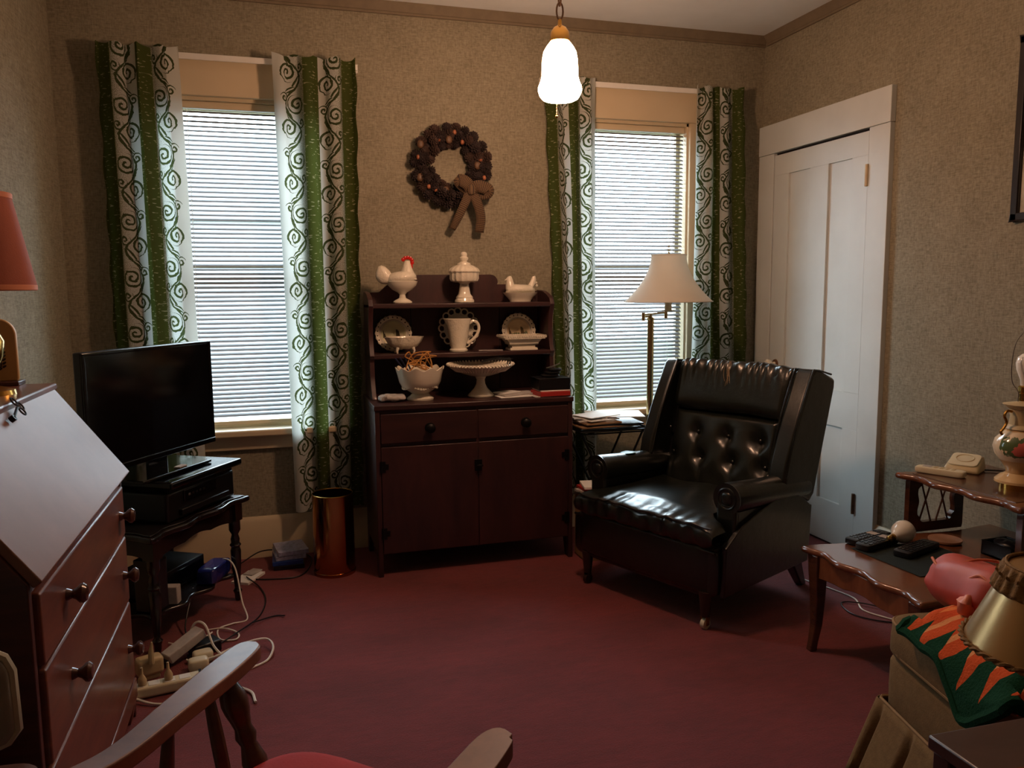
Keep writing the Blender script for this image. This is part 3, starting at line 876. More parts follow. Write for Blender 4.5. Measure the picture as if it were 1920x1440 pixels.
# ---- rooster covered dish
t = thing('rooster_dish', 'white rooster covered dish with a red comb on the top shelf', 'dish', (-2.10, Y1, 1.247), 0)
m = MB(); m.lathe([(0, 0), (.043, 0), (.044, .006), (.034, .014), (.016, .024), (.013, .040), (.020, .050), (.045, .064), (.064, .085), (.070, .104), (.066, .106), (.040, .072), (0, .062)], (.01, 0, 0), 32, sx=1.08, sy=.82)
m.build('bowl', M['milk'], t)
m = MB()
m.loft([((-.062, 0, .108), (.002, 0, .012), (0, .018, 0)), ((-.05, 0, .112), (-.004, 0, .028), (0, .036, 0)), ((-.015, 0, .118), (-.006, 0, .032), (0, .054, 0)),
        ((.03, 0, .122), (-.006, 0, .034), (0, .055, 0)), ((.062, 0, .124), (0, 0, .03), (0, .040, 0)), ((.078, 0, .122), (0, 0, .014), (0, .016, 0))])
m.loft([((.040, 0, .112), (.044, 0, 0), (0, .044, 0)), ((.040, 0, .142), (.036, 0, -.006), (0, .033, 0)), ((.037, 0, .170), (.024, 0, -.005), (0, .022, 0)), ((.036, 0, .190), (.017, 0, 0), (0, .016, 0)), ((.038, 0, .203), (.012, 0, 0), (0, .011, 0))])
m.loft([((-.045, 0, .112), (.012, 0, .020), (0, .022, 0)), ((-.070, 0, .126), (.018, 0, .034), (0, .023, 0)), ((-.088, 0, .140), (.018, 0, .036), (0, .021, 0)), ((-.102, 0, .152), (.014, 0, .030), (0, .016, 0)), ((-.110, 0, .158), (.008, 0, .018), (0, .009, 0))])
m.build('lid', M['milkb'], t, ang=60)
m = MB()
for k in range(6):
    a = lerp(2.6, -.2, k / 5); m.sphere((.038 + .024 * cos(a), 0, .198 + .020 * sin(a)), .0095, 8, (1, .6, 1.1))
m.sphere((.058, 0, .176), .009, 8, (.7, .6, 1.7)); m.cyl((.052, 0, .19), (.064, 0, .187), .005, .001, 8)
m.build('comb', M['red'], t)

# ---- lidded compote
t = thing('lidded_compote', 'tall white lidded candy compote in the middle of the top shelf', 'compote', (-1.782, Y1, 1.247))
def sq_ring(m, prof, c=(0, 0, 0), seg=32, e=.35):
    rings = []
    for r, z in prof:
        ring = []
        for k in range(seg):
            a = 2 * pi * k / seg
            ca, sa = cos(a), sin(a)
            q = (abs(ca) ** (2 / e / 2.2) + abs(sa) ** (2 / e / 2.2)) ** (-e * 1.1)
            ring.append(m.bm.verts.new((c[0] + r * q * ca, c[1] + r * q * sa, c[2] + z)))
        rings.append(ring)
    for A, B in zip(rings, rings[1:]):
        for k in range(seg): m.bm.faces.new((A[k], A[(k + 1) % seg], B[(k + 1) % seg], B[k]))
    m.bm.faces.new(list(reversed(rings[0]))); m.bm.faces.new(rings[-1])
    return m
m = sq_ring(MB(), [(.047, 0), (.047, .010), (.041, .018), (.041, .026), (.036, .032), (.030, .040), (.027, .055), (.024, .075), (.022, .090), (.030, .098)])
m.build('pedestal', M['milk'], t)
m = MB(); m.lathe([(0, .096), (.052, .098), (.066, .104), (.071, .116), (.070, .150), (.066, .152)], (0, 0, 0), 64, fl=[0, .02, .03, .035, .03, .02], nfl=16)
m.build('bowl', M['milkb'], t)
m = MB(); m.lathe([(.074, .146), (.076, .152), (.070, .165), (.050, .178), (.034, .184), (.032, .192), (.018, .198), (.014, .202)], (0, 0, 0), 64, fl=[.03, .035, .03, .02, .01, 0, 0, 0], nfl=16)
m.build('lid', M['milkb'], t)
m = MB(); m.lathe([(.014, .200), (.022, .210), (.023, .218), (.015, .225), (.017, .233), (.015, .242), (.008, .247), (0, .248)], (0, 0, 0), 20)
m.build('finial', M['milk'], t)

# ---- hen on nest
t = thing('hen_dish', 'white hen on nest covered dish at the right of the top shelf', 'dish', (-1.492, Y1, 1.247))
m = MB(); m.lathe([(0, 0), (.055, 0), (.056, .006), (.070, .022), (.086, .040), (.090, .045), (.084, .046), (.060, .024), (0, .02)], (0, 0, 0), 36, sx=1.0, sy=.72)
m.build('bowl', M['milk'], t)
m = MB()
m.loft([((-.075, 0, .046), (0, 0, .006), (0, .012, 0)), ((-.062, 0, .058), (0, 0, .022), (0, .036, 0)), ((-.03, 0, .062), (0, 0, .026), (0, .046, 0)), ((.015, 0, .062), (0, 0, .024), (0, .046, 0)), ((.05, 0, .062), (0, 0, .022), (0, .036, 0)), ((.074, 0, .056), (0, 0, .012), (0, .014, 0))])
m.loft([((-.050, 0, .060), (.026, 0, 0), (0, .030, 0)), ((-.054, 0, .085), (.022, 0, .002), (0, .022, 0)), ((-.056, 0, .105), (.017, 0, .003), (0, .016, 0)), ((-.057, 0, .120), (.014, 0, .0), (0, .012, 0)), ((-.054, 0, .128), (.006, 0, 0), (0, .006, 0))])
m.cyl((-.068, 0, .113), (-.082, 0, .107), .006, .001, 8)
m.sphere((-.066, 0, .100), .006, 8)
m.loft([((.045, 0, .060), (.024, 0, .010), (0, .024, 0)), ((.060, 0, .085), (.020, 0, .006), (0, .016, 0)), ((.070, 0, .108), (.015, 0, .004), (0, .010, 0)), ((.072, 0, .126), (.008, 0, .0), (0, .006, 0))])
for k in range(4): m.sphere((.088 - k * .004, 0, .080 + k * .014), .007, 8, (1, .6, 1))
m.build('lid', M['milkb'], t, ang=60)

# ---- plates standing on the second shelf
def plate(loc, r, nh, mat, label, holed, tilt=R_(12)):
    """pierced plate leaning against the back board"""
    t = thing('plate', label, 'plate', loc, 0, 'pierced plates on the second shelf')
    rot = Matrix.Rotation(-tilt, 3, 'X')
    m = MB()
    prof = [(0, 0), (r * .52, 0), (r * .60, -.006), (r * .80, -.012)]
    base = Matrix.Rotation(pi / 2, 3, 'X')
    def P(rr, a, d): return rot @ V((rr * cos(a), d, rr * sin(a) + r))
    for k in range(48):
        pass
    seg = 96
    rings = []
    for rr, d in ((0.001, 0), (r * .52, 0), (r * .60, -.005), (r * .78, -.011)):
        rings.append([m.bm.verts.new(P(rr, 2 * pi * k / seg, d)) for k in range(seg)])
    for A, B in zip(rings, rings[1:]):
        for k in range(seg): m.bm.faces.new((A[k], A[(k + 1) % seg], B[(k + 1) % seg], B[k]))
    q = m.build('well', mat, t, solid=.004)
    # rim of open loops
    m = MB()
    if holed:
        for k in range(nh):
            a = 2 * pi * k / nh; rr = r * .885; hr = pi * r * .885 / nh * .98
            pts = [P(rr + hr * cos(b), a + hr * sin(b) / rr, -.012 - .003 * cos(b)) for b in [2 * pi * j / 14 for j in range(14)]]
            m.tube(pts, .0042, 6, closed=True)
    else:
        for k in range(nh):
            a = 2 * pi * k / nh; rr = r * .89; ha = pi / nh; hh = r * .035
            for (q0, q1) in ((-1, -.42), (.42, 1)):
                pass
        # solid rim with small holes: strips between the holes
        seg2 = nh * 8
        r0, r1, r2, r3 = r * .78, r * .855, r * .925, r
        def ring(rr, d, fl=0.0): return [m.bm.verts.new(P(rr * (1 + fl * cos(nh * 2 * pi * k / seg2)), 2 * pi * k / seg2, d)) for k in range(seg2)]
        A, B, C, D = ring(r0, -.011), ring(r1, -.013), ring(r2, -.015), ring(r3, -.016, .018)
        for k in range(seg2):
            k2 = (k + 1) % seg2
            m.bm.faces.new((A[k], A[k2], B[k2], B[k])); m.bm.faces.new((C[k], C[k2], D[k2], D[k]))
            if k % 8 not in (3, 4): m.bm.faces.new((B[k], B[k2], C[k2], C[k]))
    m.build('rim', M['milk'], t, solid=.0 if holed else .004)
    return t
plate((-2.130, -.115, 1.008), .090, 22, M['plate_a'], 'pierced white plate with a painted snow scene behind the oval bowl', False)
plate((-1.800, -.118, 1.0185), .098, 16, M['milk'], 'white plate with an open loop rim behind the pitcher', True)
plate((-1.485, -.115, 1.008), .090, 22, M['plate_b'], 'pierced white plate with a painted farm scene behind the rectangular dish', False)

# ---- footed oval bowl
t = thing('footed_bowl', 'small white oval footed bowl standing before the snow scene plate', 'bowl', (-2.092, -.20, 1.0075), .05)
m = MB(); pr = [(0, .022), (.045, .020), (.066, .032), (.082, .052), (.092, .074), (.094, .078), (.088, .077), (.074, .052), (.05, .034), (0, .03)]
m.lathe(pr, (0, 0, 0), 48, sx=1.0, sy=.66, fl=[0, 0, .02, .02, .04, .04, .04, .02, 0, 0], nfl=10)
m.build('bowl', M['milkb'], t)
for k in range(4):
    a = pi / 4 + k * pi / 2; m = MB()
    m.tube([(.052 * cos(a), .034 * sin(a), .026), (.060 * cos(a), .040 * sin(a), .012), (.056 * cos(a), .037 * sin(a), 0)], [.010, .006, .005], 8)
    m.build('foot', M['milk'], t)

# ---- pitcher
t = thing('pitcher', 'white pressed glass pitcher with a looped handle on the second shelf', 'pitcher', (-1.825, -.205, 1.0075), -.1)
m = MB(); m.lathe([(0, 0), (.044, 0), (.046, .008), (.038, .016), (.038, .026), (.044, .050), (.050, .090), (.057, .130), (.064, .160), (.062, .162), (.054, .130), (.046, .09), (.034, .03), (0, .026)], (0, 0, 0), 40)
for v in m.bm.verts:
    if v.co.z > .13 and v.co.x < 0: v.co.x *= 1 + (v.co.z - .13) * 5 * max(0, -v.co.x / .064) ** 2
m.build('body', M['milkb'], t)
m = MB(); m.tube(curve([(.052, 0, .135), (.075, 0, .148), (.097, 0, .135), (.102, 0, .105), (.085, 0, .07), (.055, 0, .045), (.043, 0, .038)], 5), .0075, 8)
m.build('handle', M['milk'], t)

# ---- rectangular footed dish
t = thing('rectangular_dish', 'white flared rectangular footed dish before the farm scene plate', 'dish', (-1.500, -.205, 1.0075))
m = MB()
def fr4(m, levels):
    for (w0, d0, z0), (w1, d1, z1) in zip(levels, levels[1:]):
        m.hexa([(-w0, -d0, z0), (w0, -d0, z0), (w0, d0, z0), (-w0, d0, z0)], [(-w1, -d1, z1), (w1, -d1, z1), (w1, d1, z1), (-w1, d1, z1)])
fr4(m, [(.072, .045, 0), (.070, .043, .010), (.060, .036, .013), (.060, .036, .022), (.074, .045, .027), (.076, .046, .036), (.094, .058, .060)])
m.build('bowl', M['milk'], t)
m = MB()
for k in range(19):
    a = lerp(-.107, .107, k / 18); 
    m.sphere((a, -.066, .068), .008, 8, (.8, .6, 1)); m.sphere((a, .066, .068), .008, 8, (.8, .6, 1))
for k in range(10):
    a = lerp(-.058, .058, k / 9)
    m.sphere((-.107, a, .068), .008, 8, (.6, .8, 1)); m.sphere((.107, a, .068), .008, 8, (.6, .8, 1))
m.bx(-.110, .110, -.070, -.064, .070, .074); m.bx(-.110, .110, .064, .070, .070, .074); m.bx(-.110, -.104, -.07, .07, .070, .074); m.bx(.104, .110, -.07, .07, .070, .074)
m.bx(-.104, .104, -.066, -.054, .056, .062); m.bx(-.104, .104, .054, .066, .056, .062); m.bx(-.104, -.09, -.06, .06, .056, .062); m.bx(.09, .104, -.06, .06, .056, .062)
m.build('lace_rim', M['milkb'], t)
tag(MB().box((-1.66, -.20, 1.0078), (.12, .014, .0036), -.18).build('paper_strip', M['papergrey']), 'thin pale strip lying on the second shelf beside the pitcher', 'strip')

# ---- counter items
ZC = .797
t = thing('scalloped_bowl', 'large white scalloped footed bowl on the hutch counter holding odds and ends', 'bowl', (-2.045, -.345, ZC))
m = MB(); pr = [(0, 0), (.062, 0), (.064, .008), (.046, .022), (.040, .030), (.058, .042), (.086, .062), (.098, .085), (.104, .115), (.113, .148), (.110, .150), (.098, .115), (.090, .085), (.05, .05), (0, .045)]
m.lathe(pr, (0, 0, 0), 80, fl=[0, 0, 0, 0, 0, 0, 0, .0, .012, .03, .03, .012, 0, 0, 0], nfl=10)
for v in m.bm.verts:
    if v.co.z > .14: v.co.z += .007 * cos(10 * atan2(v.co.y, v.co.x))
m.build('bowl', M['milk'], t)
m = MB()
for k in range(44):
    a = 2 * pi * k / 44; rr = .076 + .003 * sin(a * 6)
    m.sphere(((rr + .004) * cos(a), (rr + .004) * sin(a), .060 + .005 * sin(a * 5)), .0085, 6, (1, 1, .8))
m.build('leaf_band', M['milkb'], t)
m = MB(); random.seed(3)
for k in range(6):
    x0 = -2.05 + random.uniform(-.03, .03); y0 = -.345 + random.uniform(-.03, .03)
    pts = curve([(x0 + random.uniform(-.06, .06), y0 + random.uniform(-.04, .04), ZC + random.uniform(.12, .225)) for _ in range(4)], 7, True)
    m.tube(pts, .0032, 5, closed=True)
tag(m.build('twine_bundle', M['twine']), 'bundle of orange looped twine sticking out of the scalloped bowl', 'twine')
m = MB()
for k in range(3): m.tube([(-2.10 + k * .012, -.33, ZC + .12), (-2.155 + k * .02, -.32 - k * .01, ZC + .195 + k * .004)], .004, 6)
tag(m.build('scissors', M['navy']), 'dark blue handled scissors leaning out of the scalloped bowl', 'scissors')

t = thing('cake_stand', 'white hobnail rimmed cake stand in the middle of the hutch counter', 'cake stand', (-1.748, -.335, ZC + .001))
m = MB(); m.lathe([(0, 0), (.062, 0), (.064, .006), (.050, .020), (.032, .040), (.022, .060), (.020, .080), (.026, .094), (.045, .103)], (0, 0, 0), 40)
m.build('stem', M['milk'], t)
m = MB(); m.lathe([(0, .096), (.05, .100), (.09, .112), (.13, .131), (.160, .150), (.158, .153), (.125, .137), (.08, .120), (0, .109)], (0, 0, 0), 96, fl=[0, 0, .008, .012, .02, .02, .012, 0, 0], nfl=30)
m.build('bowl', M['milkb'], t)
m = MB()
for k in range(60):
    a = 2 * pi * k / 60; m.cyl((.120 * cos(a), .120 * sin(a), .124), (.164 * cos(a), .164 * sin(a), .158), .0036, .0046, 6)
m.build('crimped_rim', M['milk'], t)
t = thing('eyeglasses', 'folded black eyeglasses lying across the cake stand rim', 'glasses', (-1.66, -.33, ZC + .19))
m = MB(); m.tube(curve([(-1.76, -.40, .968), (-1.70, -.40, .979), (-1.62, -.36, .975), (-1.575, -.30, .970)], 6), .0038, 6); m.tube(curve([(-1.74, -.36, .971), (-1.66, -.33, .980), (-1.58, -.30, .971)], 6), .0034, 6)
m.build('temple', M['blackp'], t, world=True)
m = MB()
for cx_, cy_ in ((-1.60, -.32), (-1.59, -.265)): m.tube([(cx_ + .006 * sin(a), cy_ + .022 * cos(a), .958 + .016 * sin(a)) for a in [2 * pi * j / 16 for j in range(16)]], .0026, 6, closed=True)
m.build('lens_rim', M['blackp'], t, world=True)

m = MB(); random.seed(5)
m.puff((-2.185, -.38, ZC + .019), (.062, .035, .014), .7, 24, 12, wob=.012, ws=40)
tag(m.build('plastic_wrapper', M['papergrey'], ang=20), 'crumpled pale plastic wrapper left of the scalloped bowl', 'wrapper')
def sheet(nm, c, d, rz, mat, label, cat, group=None):
    o = MB().box(c, d, rz).build(nm, M[mat], bevel=.0008, seg=1); tag(o, label, cat, group); return o
sheet('envelope', (-1.60, -.40, ZC + .002), (.17, .09, .004), .10, 'paper', 'white envelope under the others beside the cake stand foot', 'envelope')
sheet('folded_letter', (-1.575, -.355, ZC + .008), (.20, .10, .006), .32, 'papergrey', 'grey folded letter on the envelope beside the cake stand', 'paper')
sheet('card', (-1.615, -.33, ZC + .0135), (.12, .08, .004), .55, 'paper', 'small white card topmost on the letters beside the cake stand', 'card')
sheet('flat_paper', (-1.43, -.42, ZC + .0015), (.19, .11, .003), .12, 'papergrey', 'thin paper sheet under the red notebook on the counter', 'paper')
sheet('red_notebook', (-1.42, -.415, ZC + .0135), (.155, .13, .021), .06, 'redbook', 'red notebook beneath the black box on the hutch counter', 'notebook')
sheet('letter_stack', (-1.415, -.41, ZC + .0275), (.15, .12, .006), .03, 'paper', 'thin white letter between the red notebook and black box', 'paper')
t = thing('black_box', 'black cardboard box on top of the red notebook', 'box', (-1.417, -.405, ZC + .0308))
MB().box((0, 0, .027), (.158, .13, .054), .0).build('box', M['blackp'], t, bevel=.003)
MB().box((0, 0, .0555), (.162, .134, .003), .0).build('lid', M['blackp'], t, bevel=.001)
m = MB()
for k in range(3): m.puff((-1.42 + k * .012, -.405, ZC + .0965 + k * .0135), (.045 - k * .006, .032, .007), .6, 20, 10)
tag(m.build('eyeglass_case', M['blackp']), 'stacked black pouches on top of the black box', 'pouch')
m = MB(); m.tube(curve([(-1.44, -.41, ZC + .132), (-1.41, -.405, ZC + .137), (-1.38, -.395, ZC + .145), (-1.365, -.395, ZC + .152)], 5), [.003] * 15 + [.005], 6)
tag(m.build('metal_clip', M['steel']), 'shiny metal clip resting on the black pouches', 'clip')

# ================================================================== WREATH
WC = V((-1.812, -.03, 1.925))
t = thing('pine_cone_wreath', 'dark pine cone wreath with a gingham bow hanging above the hutch', 'wreath', (WC.x, -.012, WC.z))
m = MB(); m.tube([(WC.x + .145 * cos(a), -.028, WC.z + .145 * sin(a)) for a in [2 * pi * k / 48 for k in range(48)]], .026, 10, closed=True)
m.build('ring', M['cone'], t, world=True)
def cone_mesh():
    m = MB()
    for L in range(6):
        z = -.014 + L * .0075; rr = [.021, .026, .026, .022, .016, .009][L]; n = 8
        for k in range(n):
            a = 2 * pi * (k + .5 * (L % 2)) / n; d = V((cos(a), sin(a), .35)).normalized(); p = V((cos(a) * rr * .35, sin(a) * rr * .35, z))
            sd = V((-sin(a), cos(a), 0)) * .0062; tip = p + d * rr * .8; up = V((0, 0, .003))
            m._add([p - sd, p + sd, tip + sd * .6, tip - sd * .6, p + up - sd, p + up + sd, tip + up * 1.4 + sd * .35, tip + up * 1.4 - sd * .35], [(0, 1, 2, 3), (4, 7, 6, 5), (0, 3, 7, 4), (1, 5, 6, 2), (2, 6, 7, 3)])
    m.lathe([(.004, -.018), (.012, -.012), (.013, .01), (.006, .03), (0, .034)], (0, 0, 0), 8)
    return m
random.seed(11)
c0 = cone_mesh().build('pine_cone', M['cone'], t, smooth=False)
c1 = cone_mesh().build('pine_cone', M['cone_l'], t, smooth=False)
n = 0; protos = [c0, c1]
for ring_r, cnt in ((.112, 15), (.147, 19), (.182, 22)):
    for k in range(cnt):
        a = 2 * pi * (k + random.uniform(-.2, .2)) / cnt
        o = protos[n] if n < 2 else protos[random.random() < .3].copy()
        if n >= 2: COL.objects.link(o)
        o.parent = t
        dep = -.050 - random.uniform(0, .018) + (.012 if ring_r != .147 else -.006)
        o.location = (ring_r * cos(a), dep + .012, ring_r * sin(a))
        d = V(((ring_r - .147) * 14 * cos(a) + random.uniform(-.5, .5), -1, (ring_r - .147) * 14 * sin(a) + random.uniform(-.5, .5)))
        o.rotation_euler = d.to_track_quat('Z', 'Y').to_euler()
        o.scale = (random.uniform(.85, 1.15),) * 3
        n += 1
for k in range(17):
    a = 2 * pi * (k * .618); rr = random.uniform(.105, .185)
    m = MB(); m.puff((WC.x + rr * cos(a), -.076, WC.z + rr * sin(a)), (.010 if k % 3 else .017, .010, .012 if k % 3 else .020), .9, 14, 8)
    m.build('nut', M['nut'] if k % 3 else M['nutd'], t, world=True)
def ribbon(pts, w, wd, name):
    """flat strip along pts, width vectors w"""
    m = MB(); c = [V(p) for p in curve(pts, 6)]; N = len(c) - 1
    ws = [lerp(w[0], w[1], i / N) for i in range(N + 1)]
    def f(u, v):
        i = min(N, int(round(v * N))); t_ = (c[min(N, i + 1)] - c[max(0, i - 1)]).normalized(); s_ = V((t_.z, 0, -t_.x))
        if s_.length < .2: s_ = V((1, 0, 0))
        s_.normalize()
        return c[i] + s_ * (u - .5) * ws[i] + V((0, -.006 * sin(pi * u), 0))
    m.grid(f, 4, N, lambda u, v: (u, v))
    m.build(name, M['gingham'], t, world=True, solid=.0015)
B0 = V((WC.x + .085, -.105, WC.z - .125))
ribbon([B0 + V((.0, 0, 0)), B0 + V((-.025, -.02, .03)), B0 + V((-.058, -.012, .045)), B0 + V((-.045, .004, .028)), B0 + V((-.005, 0, .0))], (.062, .062), 0, 'bow_loop')
ribbon([B0 + V((.0, 0, 0)), B0 + V((.035, -.02, .018)), B0 + V((.085, -.016, .002)), B0 + V((.07, .004, -.016)), B0 + V((.01, 0, -.004))], (.06, .062), 0, 'bow_loop')
ribbon([B0, B0 + V((-.03, -.004, -.06)), B0 + V((-.065, .01, -.135)), B0 + V((-.092, .03, -.19))], (.05, .034), 0, 'bow_tail')
ribbon([B0, B0 + V((.03, -.006, -.06)), B0 + V((.052, .01, -.13)), B0 + V((.048, .03, -.205))], (.052, .046), 0, 'bow_tail')
MB().puff(B0 + V((0, -.008, 0)), (.02, .016, .026), .6, 20, 12, uvs=True).build('bow_knot', M['gingham'], t, world=True)

# ================================================================== WASTE BASKET
t = thing('waste_basket', 'tall round brass waste basket below the vine curtain', 'basket', (-2.465, -.335, 0))
m = MB(); m.lathe([(0, .004), (.094, .004), (.094, .375), (.090, .375), (.090, .01), (0, .01)], (0, 0, 0), 48); m.build('wall', M['brassd'], t)
m = MB(); m.tube([(.092 * cos(a), .092 * sin(a), .376) for a in [2 * pi * k / 48 for k in range(48)]], .003, 8, closed=True); m.build('rim', M['brass'], t)
m = MB(); m.lathe([(.0, 0), (.097, 0), (.097, .014), (.094, .016)], (0, 0, 0), 48); m.build('base_band', M['brassd'], t)

# ================================================================== STACK OF CASES on the floor
for k, (mt_, lab, rz, dx) in enumerate((('darkcase', 'black disc case at the bottom of the stack beside the waste basket', .02, 0), ('bluep', 'blue disc case second in the stack beside the waste basket', .0, -.004),
                                       ('bluel', 'pale patterned case third in the stack beside the waste basket', .10, .004), ('bluel', 'pale patterned case topmost of the stack beside the waste basket', .16, .012))):
    h = .02; tag(MB().box((-2.672 + dx, -.150, .011 + k * .0215), (.14, .19 - .02 * (k > 1), h), rz).build('disc_case', M[mt_], bevel=.0015), lab, 'case', 'disc cases stacked on the carpet')

# ================================================================== TELEVISION CORNER
A0 = V((-2.835, -.546, 0)); ed = V((-.511, -.860, 0)).normalized(); bk = V((-ed.y * -1, ed.x * -1, 0)); bk = V((-.860, .511, 0)).normalized()
rzT = atan2(ed.y, ed.x)          # local x runs along the front edge from far corner to near corner, local y = ed rotated 90 deg
# local frame: x along -ed (so y points back)
rz = atan2(-ed.y, -ed.x)
TM = A0 + ed * .30 + bk * .20
t = thing('television_table', 'black scalloped turned leg table holding the printer and television', 'table', (TM.x, TM.y, 0), rz)
def sc_top(w, d, z0, z1, name, mat, amp=.012, par=None, grow=0.0):
    pts = []
    def side(p, q, n, nm, amp):
        for k in range(n):
            s_ = k / n; base = V(p).lerp(V(q), s_); dr = (V(q) - V(p)).normalized(); nr = V((dr.y, -dr.x))
            e = amp * (abs(sin(pi * s_ * 1.0)) ** .6 * .4 * 0 + (cos(2 * pi * s_ * nm) - 1) * .5)
            env = min(1, s_ * 8, (1 - s_) * 8)
            pts.append(base + nr * (e * env + grow))
    W, D = w / 2, d / 2
    side((-W, -D), (W, -D), 40, 3, amp); side((W, -D), (W, D), 28, 2, amp); side((W, D), (-W, D), 8, 1, 0); side((-W, D), (-W, -D), 28, 2, amp)
    m = MB(); m.prism([(p.x, p.y) for p in pts], 'z', z0, z1); return m.build(name, mat, par, bevel=.006, seg=3, ang=50)
sc_top(.62, .42, .424, .446, 'top', M['blackw'], .018, t)
sc_top(.585, .385, .446, .4515, 'top_panel', M['blackw'], .018, t)
def turned(h, r):
    q = [(.0, 0), (.010, 0), (.013, .012), (.014, .03), (.020, .045), (.012, .055), (.013, .07), (.020, .15), (.023, .22), (.018, .235), (.025, .245), (.018, .255), (.020, .27), (.014, .29), (.025, .31), (.025, .36)]
    s_ = h / .36; return [(a * r / .023, b * s_) for a, b in q]
for sx in (-1, 1):
    for sy in (-1, 1):
        m = MB(); m.lathe(turned(.36, .022), (sx * .255, sy * .165, 0), 18); m.bx(sx * .255 - .024, sx * .255 + .024, sy * .165 - .024, sy * .165 + .024, .35, .426)
        m.build('leg', M['blackw'], t, ang=45)
def apron(x0, x1, y, z0, z1, nm, par, mat, axis='y', th=.018, drop=.02):
    pr = [(x0, z1)]
    N = 36
    for k in range(N + 1):
        s_ = k / N; pr.append((lerp(x0, x1, s_), z0 + drop * (.5 - .5 * cos(2 * pi * s_ * 1)) + .008 * abs(sin(2 * pi * s_ * 1.5))))
    pr.append((x1, z1))
    return MB().prism(pr, axis, y - th / 2, y + th / 2).build(nm, mat, par, bevel=.002)
for y in (-.165, .165): apron(-.245, .245, y, .345, .426, 'apron', t, M['blackw'])
for x in (-.255, .255): apron(-.155, .155, x, .345, .426, 'apron', t, M['blackw'], axis='x')
sc_top(.50, .33, .105, .122, 'lower_shelf', M['blackw'], .03, t)
tv_table = t

def tl(x, y, z=0):   # table local -> world
    c, s_ = cos(rz), sin(rz); return V((TM.x + x * c - y * s_, TM.y + x * s_ + y * c, z))
# printer (x right along far side)
PC = tl(.055, .0)
t = thing('printer', 'black printer under the television on the black table', 'printer', (PC.x, PC.y, .4525), rz)
MB().box((0, .0, .058), (.43, .33, .116)).build('body', M['blackp'], t, bevel=.012, seg=3)
m = MB(); m.box((0, -.012, .148), (.455, .375, .028)); m.build('lid', M['blackg'], t, bevel=.009, seg=3)
MB().box((0, -.155, .124), (.40, .02, .02)).build('paper_slot', M['gap'], t)
m = MB(); m.box((-.02, -.168, .085), (.20, .006, .045)); m.build('control_panel', M['blackg'], t, bevel=.003)
m = MB(); m.box((0, -.172, .03), (.30, .02, .024)); m.build('output_tray', M['blackp'], t, bevel=.003)
for k in range(5): 
    MB().box((-.09 + k * .022, -.1715, .085), (.012, .003, .008)).build('button', M['steel'] if k == 0 else M['blackp'], t, bevel=.001)

tn = V((.86, -.51, 0)).normalized(); tdir = V((tn.y, -tn.x, 0))   # tdir: toward near/left end
TVR = V((-2.9525, -.468, 0)); TVL = V((-3.320, -1.066, 0)); tdir = (TVL - TVR).normalized(); TVm = (TVR + TVL) / 2; wtv = (TVL - TVR).length
rzv = atan2(-tdir.y, -tdir.x)
t = thing('television', 'black flat screen television standing on the printer', 'television', (TVm.x, TVm.y, .614), rzv)
Wt = wtv
MB().box((0, .022, .889 - .614 + .002), (Wt, .034, .432)).build('case', M['blackp'], t, bevel=.006)
MB().box((0, .0042, .889 - .614 + .006), (Wt - .03, .003, .395)).build('screen', M['blackg'], t)
m = MB(); bz = .889 - .614
for (c, d) in (((0, .003, bz + .2105), (Wt, .008, .011)), ((0, .003, bz - .2035), (Wt, .010, .021)), ((-Wt / 2 + .0075, .003, bz), (.015, .008, .43)), ((Wt / 2 - .0075, .003, bz), (.015, .008, .43))): m.box(c, d)
m.build('bezel', M['blackg'], t, bevel=.0025)
MB().box((0, .05, bz - .02), (Wt * .6, .035, .26)).build('rear_housing', M['blackp'], t, bevel=.012)
m = MB(); m.box((.02, .03, .040), (.11, .014, .06)); m.build('neck', M['blackg'], t, bevel=.003)
m = MB(); m.box((.02, .028, .0085), (.40, .20, .013)); m.build('base', M['blackg'], t, bevel=.004)
m = MB(); m.box((.06, -.045, .0185), (.05, .026, .004), .1); m.build('sticker', M['papergrey'], t)

# things on the lower shelf
q = tl(.045, .055); t = thing('disc_player', 'black disc player on the lower shelf of the television table', 'player', (q.x, q.y, .1235), rz)
MB().box((0, 0, .047), (.32, .20, .085)).build('case', M['blackp'], t, bevel=.003)
MB().box((0, -.102, .045), (.30, .004, .06)).build('face', M['blackg'], t, bevel=.001)
for sx in (-1, 1): MB().box((sx * .12, -.06, .0025), (.02, .02, .005)).build('foot', M['blackp'], t)
q = tl(.165, -.118); t = thing('wrapped_pack', 'pack of discs in blue shiny film on the lower shelf edge', 'pack', (q.x, q.y, .1235), rz + .15)
MB().puff((0, 0, .034), (.085, .040, .033), .3, 28, 14, wob=.006, ws=30).build('film', M['wrap'], t, ang=25)
q = tl(-.172, -.085); t = thing('speaker', 'small black box speaker on the near end of the lower shelf', 'speaker', (q.x, q.y, .1235), rz)
MB().box((0, 0, .10), (.075, .09, .20)).build('cabinet', M['blackp'], t, bevel=.005)
MB().box((0, -.046, .10), (.06, .003, .18)).build('grille', M['darkcase'], t, bevel=.002)
q = tl(-.10, -.12); tag(MB().box((q.x, q.y, .1235 + .035), (.04, .05, .07), rz + .3).build('adapter_box', M['papergrey'], bevel=.004), 'small pale adapter between the speaker and the disc pack', 'adapter')

# white pen hanging under table edge = loose plug lead
m = MB(); m.tube(curve([(-2.925, -.44, .40), (-2.905, -.44, .365), (-2.880, -.445, .315)], 5), .0045, 8); m.tube([(-2.880, -.445, .316), (-2.874, -.446, .300)], .006, 8)
tag(m.build('hanging_lead', M['cordw']), 'short white lead hanging beneath the black table top', 'cord')

